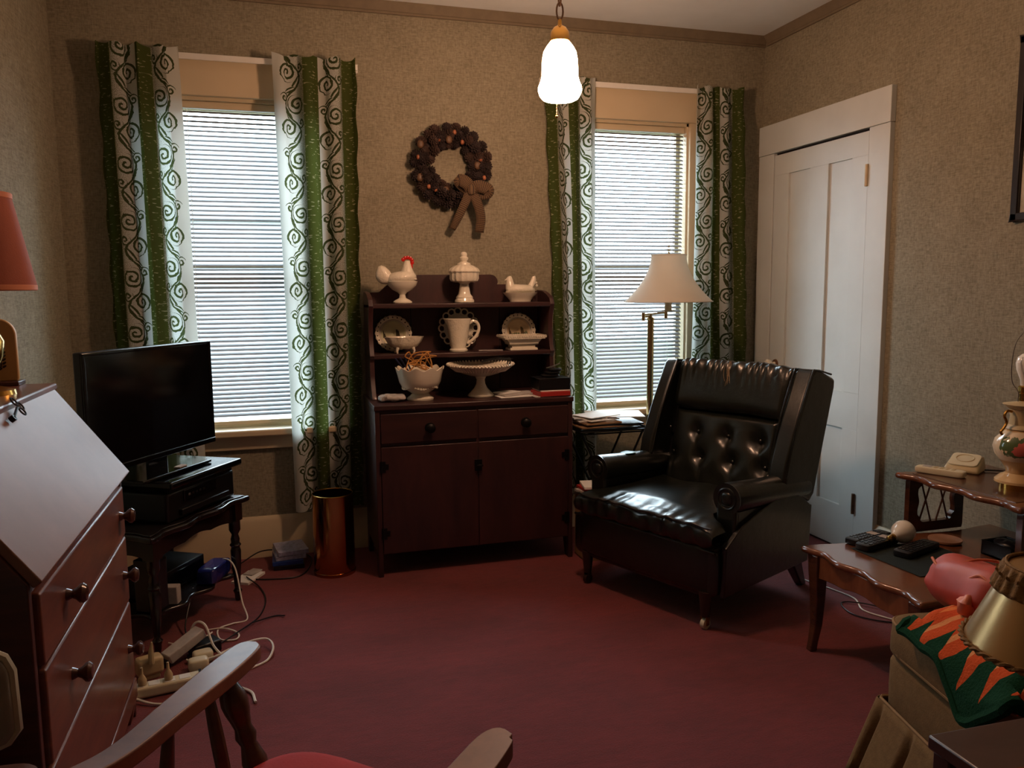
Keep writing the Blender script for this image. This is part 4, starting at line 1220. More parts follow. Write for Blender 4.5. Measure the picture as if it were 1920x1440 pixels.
# cables
def cable(pts, r, mat, label, n=8):
    m = MB(); m.tube(curve(pts, n), r, 6); return tag(m.build('cable', M[mat]), label, 'cable')
cable([(-2.98, -.55, .16), (-2.93, -.58, .19), (-2.89, -.64, .165), (-2.865, -.72, .05), (-2.845, -.80, .004), (-2.90, -.83, .004), (-2.95, -.87, .004), (-2.935, -.97, .004), (-2.88, -.985, .004), (-2.875, -.93, .005), (-2.93, -.88, .010), (-2.99, -.865, .005)], .0032, 'cordw', 'white cable looping from the disc pack down to the carpet')
cable([(-2.98, -.25, .02), (-2.90, -.13, .012), (-2.80, -.08, .05), (-2.69, -.036, .03), (-2.575, -.09, .010), (-2.572, -.22, .004), (-2.63, -.36, .004), (-2.76, -.36, .004), (-2.90, -.31, .004)], .0035, 'blackp', 'black cable running round the stack of disc cases')
cable([(-2.86, -.34, .02), (-2.80, -.46, .006), (-2.775, -.62, .005), (-2.80, -.79, .005), (-2.87, -.93, .012), (-2.95, -1.03, .006), (-3.02, -1.10, .004)], .003, 'blackp', 'black cable curving across the carpet beside the table leg')
cable([(-2.82, -.86, .012), (-2.74, -.80, .004), (-2.70, -.82, .008)], .003, 'blackp', 'short black twist tied cable end on the carpet')
cable([(-3.05, -1.05, .02), (-3.02, -1.03, .10), (-2.98, -1.06, .105), (-2.95, -1.12, .05), (-2.91, -1.19, .02), (-2.93, -1.25, .006), (-2.99, -1.27, .030)], .0042, 'cordw', 'thick white cord arching over the brown adapter')
cable([(-2.985, -1.17, .02), (-2.92, -1.16, .03), (-2.84, -1.10, .035), (-2.77, -1.075, .03), (-2.745, -1.13, .02), (-2.765, -1.20, .004), (-2.82, -1.25, .004)], .0042, 'cordw', 'white cord reaching out past the maple chair arm')
cable([(-3.04, -1.13, .012), (-2.99, -1.19, .01), (-2.93, -1.21, .01), (-2.87, -1.17, .022), (-2.88, -1.12, .03), (-2.94, -1.15, .022)], .0042, 'cordw', 'white cord knotted around the two white plugs')
cable([(-3.20, -1.36, .02), (-3.10, -1.42, .006), (-3.0, -1.41, .006), (-2.90, -1.36, .006), (-2.82, -1.42, .006), (-2.80, -1.5, .006)], .0045, 'cordw', 'white cord lying on the carpet in front of the power strip')
cable([(-3.12, -.95, .008), (-3.06, -.99, .008), (-2.99, -.93, .008), (-2.97, -.90, .008)], .003, 'cordw', 'thin white cable lying under the table near end')
cable([(-3.05, -.70, .122), (-3.07, -.86, .02), (-3.02, -1.0, .006), (-3.04, -1.1, .01)], .003, 'blackp', 'black lead dropping from the lower shelf to the adapters')
tag(MB().box((-2.853, -.315, .006), (.085, .15, .012), -.5).build('leaflet', M['paper'], bevel=.001), 'white printed leaflet on the carpet behind the table leg', 'leaflet')
tag(MB().box((-2.835, -.27, .015), (.05, .08, .006), -.6).build('photo_card', M['papergrey'], bevel=.001), 'dark photo card lying on the white leaflet', 'card')

# power strip
t = thing('power_strip', 'white power strip on the carpet beside the desk', 'power strip', (-3.062, -1.325, 0), .20)
MB().box((0, 0, .022), (.30, .052, .036)).build('housing', M['ivory'], t, bevel=.008, seg=3)
for k in range(4): MB().box((-.105 + k * .047, 0, .0405), (.034, .034, .002)).build('socket', M['white'], t, bevel=.001)
MB().box((.118, 0, .042), (.022, .03, .007)).build('switch', M['hinge'], t, bevel=.002)
m = MB(); m.box((.085, 0, .0412), (.008, .05, .003)); m.build('dark_band', M['darkcase'], t)
for (px, py, lab) in ((-3.152, -1.345, 'ivory plug at the desk end of the power strip'), (-3.075, -1.328, 'ivory plug in the middle of the power strip')):
    m = MB(); m.lathe([(0, 0), (.013, 0), (.014, .016), (.010, .026), (.005, .034), (.004, .058), (0, .06)], (px, py, .0418), 12)
    tag(m.build('plug', M['ivoryd']), lab, 'plug', 'plugs in the power strip')
# transformers
t = thing('charger', 'ivory wall charger block with a pointed cord end behind the power strip', 'charger', (-3.150, -1.205, 0), .4)
MB().box((0, 0, .045), (.085, .055, .06)).build('block', M['ivoryd'], t, bevel=.012, seg=3)
MB().box((0, 0, .0075), (.06, .04, .015)).build('foot', M['ivoryd'], t, bevel=.003)
m = MB(); m.tube([(0.0, -.03, .06), (.0, -.03, .10), (.004, -.03, .135)], [.010, .009, .003], 8); m.build('cord_relief', M['ivoryd'], t)
rr = Matrix.Rotation(.66, 3, 'Z') @ Matrix.Rotation(-.35, 3, 'Y')
t = thing('label_adapter', 'brown flat adapter with a printed label lying askew', 'adapter', (-3.05, -1.095, 0))
MB().box((0, 0, .055), (.15, .055, .034), rot=rr).build('block', M['papergrey'], t, bevel=.004)
MB().box((-.055, -.04, .012), (.03, .03, .024)).build('prong_end', M['blackp'], t, bevel=.003)
tag(MB().box((-2.985, -1.055, .022), (.10, .07, .043), .5).build('black_adapter', M['blackp'], bevel=.006), 'black adapter block behind the labelled adapter', 'adapter')
for (px, py, rz_, lab) in ((-2.985, -1.135, .3, 'white plug block lying behind the other plug near chair arm'), (-2.995, -1.195, .2, 'white plug block nearest the power strip switch end')):
    tag(MB().puff((px, py, .021), (.034, .024, .021), .4, 24, 12, rot=Matrix.Rotation(rz_, 3, 'Z')).build('plug_block', M['ivory']), lab, 'plug')

# ================================================================== DESK
t = thing('secretary_desk', 'cherry slant front desk with three drawers against the left wall', 'desk', (-3.36, -1.935, 0))
DY0, DY1 = -2.42, -1.455
side = [(-3.57, .0), (-3.53, .0), (-3.50, .06), (-3.22, .06), (-3.19, 0), (-3.155, 0), (-3.155, .765), (-3.335, 1.018), (-3.57, 1.018)]
for yy in (DY0, DY1 - .02):
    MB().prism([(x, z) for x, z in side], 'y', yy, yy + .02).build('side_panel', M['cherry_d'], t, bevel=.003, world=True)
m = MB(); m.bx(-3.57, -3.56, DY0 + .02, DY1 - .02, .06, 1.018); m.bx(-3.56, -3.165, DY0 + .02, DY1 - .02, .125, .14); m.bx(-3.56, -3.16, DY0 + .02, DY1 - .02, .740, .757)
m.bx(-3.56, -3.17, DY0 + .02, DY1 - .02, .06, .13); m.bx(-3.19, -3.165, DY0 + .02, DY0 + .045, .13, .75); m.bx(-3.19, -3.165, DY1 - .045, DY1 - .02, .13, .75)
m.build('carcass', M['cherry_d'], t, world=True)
ln = V((.265, 0, .19)).normalized(); lv = V((-.19, 0, .265)).normalized()
lc = V((-3.238, (DY0 + DY1) / 2 + .012, .898))
rotl = Matrix((( lv.x, 0, ln.x), (0, 1, 0), (lv.z, 0, ln.z)))   # columns: lv, y, ln
rotl = Matrix(((lv.x, 0.0, ln.x), (lv.y, 1.0, ln.y), (lv.z, 0.0, ln.z)))
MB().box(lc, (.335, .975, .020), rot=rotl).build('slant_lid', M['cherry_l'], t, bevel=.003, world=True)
MB().bx(-3.578, -3.318, DY0 - .012, DY1 + .045, 1.022, 1.044).build('top_board', M['cherry'], t, bevel=.006, seg=3, world=True)
MB().bx(-3.18, -3.148, DY0 + .0, DY1, .06, .122).build('base_rail', M['cherry'], t, bevel=.004, world=True)
for z0, z1 in ((.590, .737), (.387, .583), (.140, .380)):
    q = MB().bx(-3.185, -3.146, DY0 + .035, DY1 - .035, z0, z1).build('drawer', M['cherry'], t, bevel=.006, seg=3, world=True)
    for yy in (-2.195, -1.565):
        m = MB(); m.lathe([(0, 0), (.014, 0), (.012, .006), (.009, .012), (.013, .020), (.021, .028), (.022, .034), (.016, .041), (0, .044)], (-3.147, yy, (z0 + z1) / 2), 20, Matrix.Rotation(pi / 2, 3, 'Y'))
        m.build('knob', M['knobw'], q, world=True)
for yy in (DY0 + .04, DY1 - .04):
    m = MB(); m.prism([(-3.20, .06), (-3.15, .06), (-3.155, .03), (-3.162, 0), (-3.185, 0)], 'y', yy - .025, yy + .025); m.build('foot', M['cherry'], t, bevel=.003, world=True)
# key on the lid
kp = V((-3.302, -1.900, 1.024))
def onlid(a, b, c=0): return kp + V((0, 1, 0)) * a + lv * b + ln * c
t = thing('lid_key', 'small black key with a clover bow in the desk lid', 'key', tuple(kp))
m = MB(); m.tube([onlid(-.03, -.012, .004), onlid(.03, .006, .006)], .0036, 8)
for (a, b) in ((.044, .022), (.058, .006), (.042, -.007)): m.tube([onlid(a + .0115 * cos(q), b + .0115 * sin(q), .006) for q in [2 * pi * j / 14 for j in range(14)]], .0022, 6, closed=True)
m.tube([onlid(.048 + .007 * cos(q), .007 + .007 * sin(q), .006) for q in [2 * pi * j / 12 for j in range(12)]], .0018, 6, closed=True)
m.build('bow', M['iron'], t, world=True)
m = MB(); m.cyl(onlid(-.03, -.012, -.006), onlid(-.03, -.012, .006), .008, seg=12); m.build('escutcheon', M['iron'], t, world=True)
# standing plaque
t = thing('letter_plaque', 'cream round topped board with a dark stencilled sprig on the desk', 'plaque', (-3.475, -1.43, 1.044))
pl_ = [(-.075, .012), (.062, .012), (.066, .020), (.066, .145)] + arc((.018, .145), .048, .1, pi / 2, 8) + arc((-.027, .145), .048, pi / 2, pi - .1, 8) + [(-.075, .145)]
MB().prism(pl_, 'y', -.008, .008).build('board', M['board'], t, bevel=.003)
m = MB(); m.bx(-.08, .072, -.035, .035, 0, .013); m.build('stand', M['cherry_d'], t, bevel=.003)
m = MB()
m.tube([(.022, -.0085, .05), (.026, -.0085, .08), (.024, -.0085, .125)], .0018, 5)
for k in range(7):
    for s_ in (-1, 1): m.puff((.024 + s_ * .008, -.0088, .055 + k * .010), (.006, .0012, .003), .9, 8, 6, rot=Matrix.Rotation(s_ * -.6, 3, 'Y'))
m.tube(curve([(-.01, -.0085, .10), (.0, -.0085, .06), (.014, -.0085, .045), (.026, -.0085, .05)], 4), .002, 5)
m.build('stencil', M['ink'], t)
# coral lamp
LX, LY = -3.42, -1.665
t = thing('coral_lamp', 'table lamp with a coral orange shade standing on the desk', 'lamp', (LX, LY, 1.044))
m = MB(); m.lathe([(.128, .272), (.128, .286), (.086, .508), (.086, .520)], (0, 0, 0), 48); m.build('lamp_shade', M['shade_o'], t, solid=.002)
for r, z in ((.1290, .279), (.0872, .514)):
    m = MB(); m.lathe([(r - .0015, z - .008), (r + .001, z - .006), (r + .001, z + .006), (r - .0015, z + .008)], (0, 0, 0), 48); m.build('binding', M['shade_oe'], t)
m = MB(); m.lathe([(0, 0), (.065, 0), (.062, .012), (.025, .022), (.018, .05), (.040, .10), (.045, .14), (.022, .19), (.010, .21), (.010, .30), (0, .30)], (0, 0, 0), 28); m.build('base', M['brass'], t)
m = MB(); m.lathe([(0, .30), (.012, .30), (.028, .36), (.02, .40), (0, .405)], (0, 0, 0), 16); m.build('bulb', M['bulb'], t)
m = MB()
for q in range(3): a = q * 2.1; m.tube([(0, 0, .50), (.086 * cos(a), .086 * sin(a), .512)], .0015, 5)
m.cyl((0, 0, .40), (0, 0, .53), .003, seg=6)
m.build('shade_spider', M['iron'], t)

# ================================================================== RECLINER
RZ = atan2(.383, .924)
t = thing('recliner', 'black green leather recliner with a tufted back and rolled arms', 'armchair', (-1.153, -1.444, 0), RZ)
rec = t
# local x = towards the back, local y = towards the chair's far side
MB().puff((.315, .345, .235), (.325, .385, .105), .18, 48, 20).build('base_frame', M['leather'], t)
m = MB(); m.puff((.030, .345, .225), (.030, .392, .100), .25, 40, 16); m.build('front_panel', M['leather'], t)
m = MB(); m.tube(curve([(.002, -.035, .312), (-.003, .15, .316), (-.003, .5, .316), (.002, .725, .308)], 6), .006, 8); m.build('front_piping', M['leather'], t)
# seat cushion, T shaped, with puckered front seam
def seat(u, v):
    y = lerp(-.045, .705, u)
    a = v * 2 * pi
    # cross section in x/z (rounded slab)
    x = .265 + .295 * math.copysign(abs(cos(a)) ** .35, cos(a)); z = .368 + .056 * math.copysign(abs(sin(a)) ** .45, sin(a))
    e = min(u, 1 - u) * .75
    k = min(1, (e / .05) ** .5) if e < .05 else 1
    z = .368 + (z - .368) * (.35 + .65 * k)
    inner = max(0.0, min(1.0, (x - .06) / .05))
    if inner > 0:
        y = lerp(y, max(.065, min(.615, y)), inner)
    if x < .06:
        pk = MN.noise(V((y * 26, 2.2, 0))) ; z += pk * .010 * (1 if z > .37 else .5); x += MN.noise(V((y * 30, 7, z * 20))) * .012
    else:
        z += .014 * MN.noise(V((x * 5, y * 5, 1))) + .012 * sin(pi * max(0, min(1, (y + .05) / .75))) * (z > .37)
    return V((x, y, z))
m = MB(); m.grid(seat, 80, 48)
sc_ = m.build('seat_cushion', M['leather'], t, ang=80)
m = MB(); m.tube(curve([(-.028 + .008 * MN.noise(V((y * 22, 0, 0))), y, .412 + .010 * MN.noise(V((y * 26, 2.2, 0)))) for y in [lerp(-.04, .70, k / 24) for k in range(25)]], 2), .005, 6)
m.build('seam', M['leather'], sc_)
# arms
def arm(y0, far, nm='arm'):
    r = .060; zc = .502
    q = bpy.data.objects
    m = MB()
    secs = []
    s_ = 1 if far else -1
    for x, k in ((.105, 1.0), (.12, 1.04), (.25, 1.0), (.45, .98), (.60, .96), (.615, .9)):
        secs.append(((x, y0 + s_ * .004, zc - (x - .1) * .055), (0, r * k, 0), (0, 0, r * k)))
    m.loft(secs, 24)
    a = m.build(nm, M['leather'], t, ang=60)
    m = MB(); m.hexa([(.11, y0 - .045, .15), (.60, y0 - .045, .15), (.60, y0 + .045, .15), (.11, y0 + .045, .15)], [(.11, y0 - .042, zc), (.60, y0 - .042, zc - .03), (.60, y0 + .042, zc - .03), (.11, y0 + .042, zc)])
    m.build('arm_side', M['leather_d'], a, bevel=.012, seg=3)
    m = MB()
    rr = Matrix.Rotation(-pi / 2, 3, 'Y')
    m.lathe([(0, .0), (.052, 0), (.060, .006), (.062, .014)], (.112, y0 + s_ * .004, zc), 28, rr)
    m.tube([(.100, y0 + s_ * .004 + .040 * cos(q_), zc + .040 * sin(q_)) for q_ in [2 * pi * j / 24 for j in range(24)]], .0055, 8, closed=True)
    m.puff((.100, y0 + s_ * .004, zc), (.010, .026, .026), .8, 18, 12)
    m.build('arm_scroll', M['leather'], a)
    MB().box((.112, y0, .32), (.03, .088, .33)).build('arm_front', M['leather'], a, bevel=.012, seg=3)
    return a
arm(-.008, False); arm(.680, True)
# a curved outer skirt panel on the near side
m = MB()
prf = [(.02, .14), (.60, .16), (.612, .30), (.618, .40)] + [(.61 - .012 * k, .40 + .075 * sin(k / 14 * pi / 2)) for k in range(15)] + [(.38, .475), (.25, .44), (.13, .40), (.03, .33)]
m.prism(prf, 'y', -.066, -.044); m.build('outer_side', M['leather_d'], t, bevel=.008, seg=3)
# back: reclined slab
tilt = R_(15)
Bk = Matrix.Translation((.475, 0, .34)) @ Matrix.Rotation(tilt, 4, 'Y')   # local z up the back, x back
def bw(p): return Bk @ V(p)
m = MB(); m.puff((.085, .335, .31), (.062, .345, .335), .16, 40, 24); m.xform(Bk); m.build('backrest', M['leather_d'], t)
BT = []
for r_, z_ in ((0, .315), (1, .205)):
    for k in range(4): BT.append((.115 + k * .165 - r_ * .045 + .03, z_))
def tuft(u, v):
    y, z = lerp(.035, .635, u), lerp(-.02, .425, v)
    e = min(u, 1 - u, v, 1 - v); edge = min(1, e / .07) ** .6
    d = .0
    for (by, bz) in BT:
        q = ((y - by) ** 2 + (z - bz) ** 2); d += .026 * math.exp(-q / .0011)
        # pulled folds running down from the button
        if z < bz: d += .007 * math.exp(-((y - by + (bz - z) * .20) ** 2) / .00022) * math.exp(-((bz - z) / .09) ** 2)
    x = .022 - .050 * edge - .012 * sin(pi * u) * sin(pi * v) + d + .006 * MN.noise(V((y * 9, z * 9, 3)))
    return bw((x, y, z))
m = MB(); m.grid(tuft, 110, 80); tb = m.build('tufted_back', M['leather'], t, ang=85)
for (by, bz) in BT:
    p = bw((.004 - .012, by, bz)); m = MB(); m.sphere(tuple(p), .0105, 12, (.6, 1, 1)); m.build('button', M['button'], tb)
def hr(u, v):
    y = lerp(.030, .632, u); a = v * 2 * pi
    e = min(u, 1 - u); k = min(1, (e / .06)) ** .45 if e < .06 else 1
    cx_, cz_ = bw((.015, 0, .535)).x, bw((.015, 0, .535)).z
    x = .058 * math.copysign(abs(cos(a)) ** .5, cos(a)); z = .118 * math.copysign(abs(sin(a)) ** .42, sin(a))
    w = 1.0 if z > .05 else max(0, (z + .02) / .07)
    rip = .0045 * sin(y * 150 + 2 * sin(y * 31)) * w * (x < .03) * max(.0, min(1, (z - .04) / .06))
    x = x * (.5 + .5 * k) - rip; z = z * (.88 + .12 * k) + rip * .5 + .006 * sin(pi * u) - .006 * MN.noise(V((y * 7, z * 5, 0)))
    p = Bk @ V((.010 + x, y, .533 + z)); return p
m = MB(); m.grid(hr, 150, 40); hp = m.build('headrest', M['leather'], t, ang=85)
def wing(y0, y1):
    pts = [(-.105, .155), (-.085, .135), (.11, .10), (.135, .14), (.150, .60), (.142, .636), (.02, .650), (-.025, .645), (-.045, .62), (-.085, .42), (-.110, .24)]
    m = MB(); m.prism(pts, 'y', y0, y1); m.xform(Bk); return m.build('wing', M['leather'], t, bevel=.016, seg=4)
w1 = wing(-.062, .022); w2 = wing(.648, .722)
for w_, yy in ((w1, -.062), (w1, .022), (w2, .648)):
    m = MB(); m.tube(curve([bw((-.100, yy, .18)), bw((-.088, yy, .40)), bw((-.048, yy, .61)), bw((-.02, yy, .642)), bw((.10, yy, .648))], 5), .0042, 6); m.build('welt', M['leather'], w_)
# worn green patches (rubbed leather) on the arm tops
for (x_, y_, k_) in ((.30, .684, 1), (.47, -.004, 0)):
    m = MB(); m.puff((x_, y_, .5022 + .060 - (x_ - .1) * .055 - .0015), (.045, .030, .0035), .9, 24, 8, wob=.004, ws=40); m.build('worn_patch', M['green_mark'], [c for c in t.children if c.name.startswith('arm')][0 if not k_ else 1])
# legs
for y_ in (.012, .655):
    m = MB(); m.lathe([(.017, .05), (.022, .10), (.027, .15)], (.012, y_, 0), 16); l_ = m.build('front_leg', M['darkwood'], t)
    m = MB(); m.cyl((.012 - .0, y_ - .009, .021), (.012, y_ + .009, .021), .021, seg=20); m.build('caster', M['ivory'] if y_ < .1 else M['darkwood'], l_)  # far caster coloured dark to stand in for the shade hiding it
    m = MB(); m.box((.012, y_ - .013, .034), (.018, .004, .036)); m.box((.012, y_ + .013, .034), (.018, .004, .036)); m.build('caster_fork', M['brass'] if y_ < .1 else M['darkwood'], l_)  # far fork gets the same dark colour, shade painted over its brass
for y_ in (.035, .65):
    m = MB(); m.hexa([(.700, y_ - .018, 0), (.738, y_ - .018, 0), (.738, y_ + .018, 0), (.700, y_ + .018, 0)], [(.575, y_ - .03, .17), (.660, y_ - .03, .17), (.660, y_ + .03, .17), (.575, y_ + .03, .17)])
    m.build('rear_leg', M['darkwood'], t, bevel=.006)
MB().bx(.05, .62, .02, .67, .118, .14).build('bottom_rail', M['darkwood'], t, bevel=.01)
# frayed threads on the headrest
m = MB(); random.seed(21)
hx = bw((-.052, .335, .60))
for k in range(7):
    y_ = .335 + random.uniform(-.012, .012); a = V((hx.x + random.uniform(-.002, .0), y_, hx.z + .05 + random.uniform(-.006, .004)))
    pts = [a]
    for j in range(5): pts.append(pts[-1] + V((-.001 - .006 * (j == 0), random.uniform(-.007, .007), -random.uniform(.012, .026))))
    m.tube(curve(pts, 3), .0007, 4)
m.build('loose_threads', M['thread'], hp)
tag(MB().puff((-.905, -1.02, .436), (.012, .009, .004), .6, 14, 8).build('paper_scrap', M['paperb']), 'tiny pale scrap lying on the recliner seat', 'scrap')

# ================================================================== FLOOR LAMP
FX, FY = -.862, -.36
t = thing('floor_lamp', 'brass swing arm floor lamp with a cream bell shade behind the recliner', 'floor lamp', (FX, FY, 0))
m = MB(); m.lathe([(0, 0), (.13, 0), (.13, .012), (.10, .026), (.03, .036), (.022, .05), (0, .05)], (0, 0, 0), 40); m.build('base', M['chromeb'], t)
m = MB(); m.lathe([(.0165, .045), (.0165, 1.148), (.019, 1.150), (.019, 1.158), (.008, 1.165), (.006, 1.178), (0, 1.18)], (0, 0, 0), 24); m.build('pole', M['chromeb'], t)
SX, SY = .102, .01
m = MB(); m.cyl((-.046, -.01, 1.145), (-.046, -.01, 1.186), .0085, seg=12); m.cyl((SX - .012, SY, 1.155), (SX - .012, SY, 1.195), .0085, seg=12)
m.tube([(0, 0, 1.168), (-.046, -.01, 1.163)], .0045, 8); m.tube([(-.046, -.01, 1.176), (SX - .012, SY, 1.184)], .0045, 8)
m.build('swing_arm', M['chromeb'], t)
m = MB(); m.lathe([(0, 1.188), (.032, 1.192), (.033, 1.197), (.012, 1.199)], (SX, SY, 0), 20); m.cyl((SX, SY, 1.197), (SX, SY, 1.262), .0185, seg=16); m.build('socket_sleeve', M['ivory'], t)
pr = []
for k in range(17):
    s_ = k / 16; z = lerp(1.240, 1.474, s_); pr.append((.088 + .134 * (1 - s_) ** 1.9, z))
m = MB(); m.lathe(pr, (SX, SY, 0), 64); sh = m.build('lamp_shade', M['shade_w'], t)
for (r_, z_) in ((pr[0][0], pr[0][1]), (pr[-1][0], pr[-1][1])):
    m = MB(); m.tube([(SX + r_ * cos(a), SY + r_ * sin(a), z_) for a in [2 * pi * k / 48 for k in range(48)]], .0028, 6, closed=True); m.build('binding', M['shade_w'], sh)
m = MB(); m.tube(curve([(SX + .02, SY, 1.255), (SX + .05, SY, 1.30), (SX + .055, SY, 1.38), (SX + .0, SY, 1.476), (SX - .055, SY, 1.38), (SX - .05, SY, 1.30), (SX - .02, SY, 1.255)], 6), .0018, 6)
for k in range(3): a = .5 + k * 2.094; m.tube([(SX, SY, 1.468), (SX + .088 * cos(a), SY + .088 * sin(a), 1.473)], .0016, 5)
m.build('harp', M['chromeb'], t)
m = MB(); m.cyl((SX, SY, 1.468), (SX, SY, 1.486), .004, seg=10)
m.tube([(SX + .007 * cos(a), SY, 1.502 + .019 * sin(a)) for a in [2 * pi * k / 20 for k in range(20)]], .0018, 6, closed=True)
m.tube([(SX, SY + .004 * cos(a), 1.502 + .016 * sin(a)) for a in [2 * pi * k / 20 for k in range(20)]], .0016, 6, closed=True)
m.build('finial', M['chromeb'], t)
m = MB(); m.lathe([(0, 1.255), (.013, 1.262), (.028, 1.32), (.022, 1.355), (0, 1.372)], (SX, SY, 0), 18); m.build('bulb', M['bulb'], t)

# ================================================================== TRAY TABLE with papers
t = thing('tray_table', 'folding black metal tray table heaped with papers below the lamp window', 'tray table', (-1.085, -.285, 0))
MB().bx(-1.265, -.905, -.42, -.145, .598, .606).build('tray', M['tray'], t, bevel=.003, world=True)
m = MB(); m.tube([(-1.262, -.417, .612), (-.908, -.417, .612), (-.908, -.148, .612), (-1.262, -.148, .612)], .005, 8, closed=True); m.build('tray_rim', M['tray'], t, world=True)
for y_, fl in ((-.40, 1), (-.17, -1)):
    for s_ in (-1, 1):
        m = MB(); xo = .005 * s_ * fl
        m.tube(curve([(-1.085 + s_ * .17, y_ + xo, .596), (-1.085 - s_ * .10, y_ + xo, .02), (-1.085 - s_ * .11, y_ + xo, .005)], 4), .006, 8); m.build('leg', M['tray'], t, world=True)
for x_ in (-1.19, -.98):
    m = MB(); m.tube([(x_, -.40, .008), (x_, -.17, .008)], .006, 8); m.build('foot_bar', M['tray'], t, world=True)
m = MB(); m.tube([(-1.26, -.41, .590), (-.90, -.41, .590)], .004, 6); m.build('under_rail', M['tray'], t, world=True)
stk = [('magazine', (-1.10, -.285, .6205), (.31, .23, .008), .03, 'paperb', 'brown covered magazine at the bottom of the tray table pile'),
       ('magazine', (-1.05, -.29, .6290), (.28, .22, .008), -.05, 'darkcase', 'dark magazine second from the bottom of the tray pile'),
       ('folder', (-1.14, -.30, .6375), (.20, .20, .008), .12, 'paperb', 'brown folder under the letters on the tray table'),
       ('letter', (-1.15, -.31, .6455), (.19, .13, .006), -.1, 'papergrey', 'grey letter halfway up the tray table pile'),
       ('letter', (-1.13, -.33, .6520), (.18, .11, .005), .25, 'paper', 'white letter jutting forward from the tray pile'),
       ('letter', (-1.17, -.29, .6575), (.17, .12, .005), -.2, 'papergrey', 'pale letter below the top envelope of the tray pile'),
       ('large_envelope', (-1.02, -.27, .6625), (.29, .21, .004), -.28, 'paper', 'large white envelope spread across the tray table pile'),
       ('top_sheet', (-1.13, -.29, .6665), (.20, .15, .003), .35, 'paper', 'loose white sheet topmost on the tray table pile')]
for nm, c, d, rz_, mt_, lab in stk:
    tag(MB().box(c, d, rz_).build(nm, M[mt_], bevel=.0008, seg=1), lab, 'paper', 'papers heaped on the tray table')
# box of odds and ends on the floor between hutch and recliner
t = thing('magazine_box', 'brown open carton of papers between hutch and recliner', 'box', (-1.222, -.505, 0), 0)
m = MB(); m.box((0, 0, .004), (.16, .14, .008))
for (c, d) in (((-.077, 0, .16), (.006, .14, .32)), ((.077, 0, .16), (.006, .14, .32)), ((0, -.067, .16), (.16, .006, .32)), ((0, .067, .16), (.16, .006, .32))): m.box(c, d)
m.build('carton', M['paperb'], t, bevel=.002)
MB().box((.02, -.075, .315), (.09, .05, .004), rot=Matrix.Rotation(.5, 3, 'X')).build('flap', M['paperb'], t)
for k, (mt_, zz, rz_, lab) in enumerate((('papergrey', .352, .3, 'grey catalogue laid across the brown carton beside the recliner'), ('redbook', .367, .05, 'red covered booklet on the grey catalogue above the carton'), ('paper', .381, -.2, 'white booklet topmost over the brown carton'))):
    tag(MB().box((-1.225 + .004 * k, -.505, zz - .0235), (.14, .14, .012), rz_).build('booklet', M[mt_], bevel=.0015), lab, 'booklet', 'booklets on the brown carton')

# ================================================================== PICTURE on the right wall
t = thing('picture_frame', 'black framed picture at the far right edge of the wall', 'picture', (-.012, -1.95, 1.88))
m = MB(); y0, y1, z0, z1 = -2.26, -1.655, 1.545, 2.215
for (a, b, c, d_) in ((y0, y1, z0, z0 + .03), (y0, y1, z1 - .03, z1), (y0, y0 + .03, z0, z1), (y1 - .03, y1, z0, z1)): m.bx(-.026, -.002, a, b, c, d_)
m.build('frame', M['frame'], t, bevel=.004, world=True)
MB().bx(-.012, -.003, y0 + .02, y1 - .02, z0 + .02, z1 - .02).build('print', M['picture'], t, world=True)

# ================================================================== STEP END TABLE
t = thing('end_table', 'two tier wooden end table with scalloped edges against the right wall', 'table', (-.46, -1.93, 0))
def scallop(x0, x1, y0, y1, z0, z1, name, mat, par, amp, nx, ny, bv=.010):
    """outline with scalloped front (x0 side) and both y sides"""
    P = []
    def side(p, q, n, nm):
        p, q = V(p), V(q); dr = (q - p).normalized(); nr = V((dr.y, -dr.x))
        for k in range(n):
            s_ = k / n; env = min(1, s_ * 7, (1 - s_) * 7)
            P.append(p.lerp(q, s_) + nr * (-amp * (.5 - .5 * cos(2 * pi * s_ * nm)) * env))
    side((x1, y1), (x0, y1), 36, ny); side((x0, y1), (x0, y0), 44, nx); side((x0, y0), (x1, y0), 36, ny); P.append(V((x1, y0)))
    # round corners at the front by insetting the corner points a little
    m = MB(); m.prism([(p.x, p.y) for p in reversed(P)], 'z', z0, z1); return m.build(name, mat, par, bevel=bv, seg=3, ang=50, world=True)
scallop(-.905, -.035, -2.235, -1.665, .358, .381, 'lower_top', M['endt'], t, .022, 3, 2)
scallop(-.470, -.035, -2.165, -1.625, .588, .611, 'upper_top', M['endt'], t, .022, 3, 2)
MB().bx(-.43, -.06, -2.11, -1.675, .611, .6125).build('upper_panel', M['endt_d'], t, world=True)
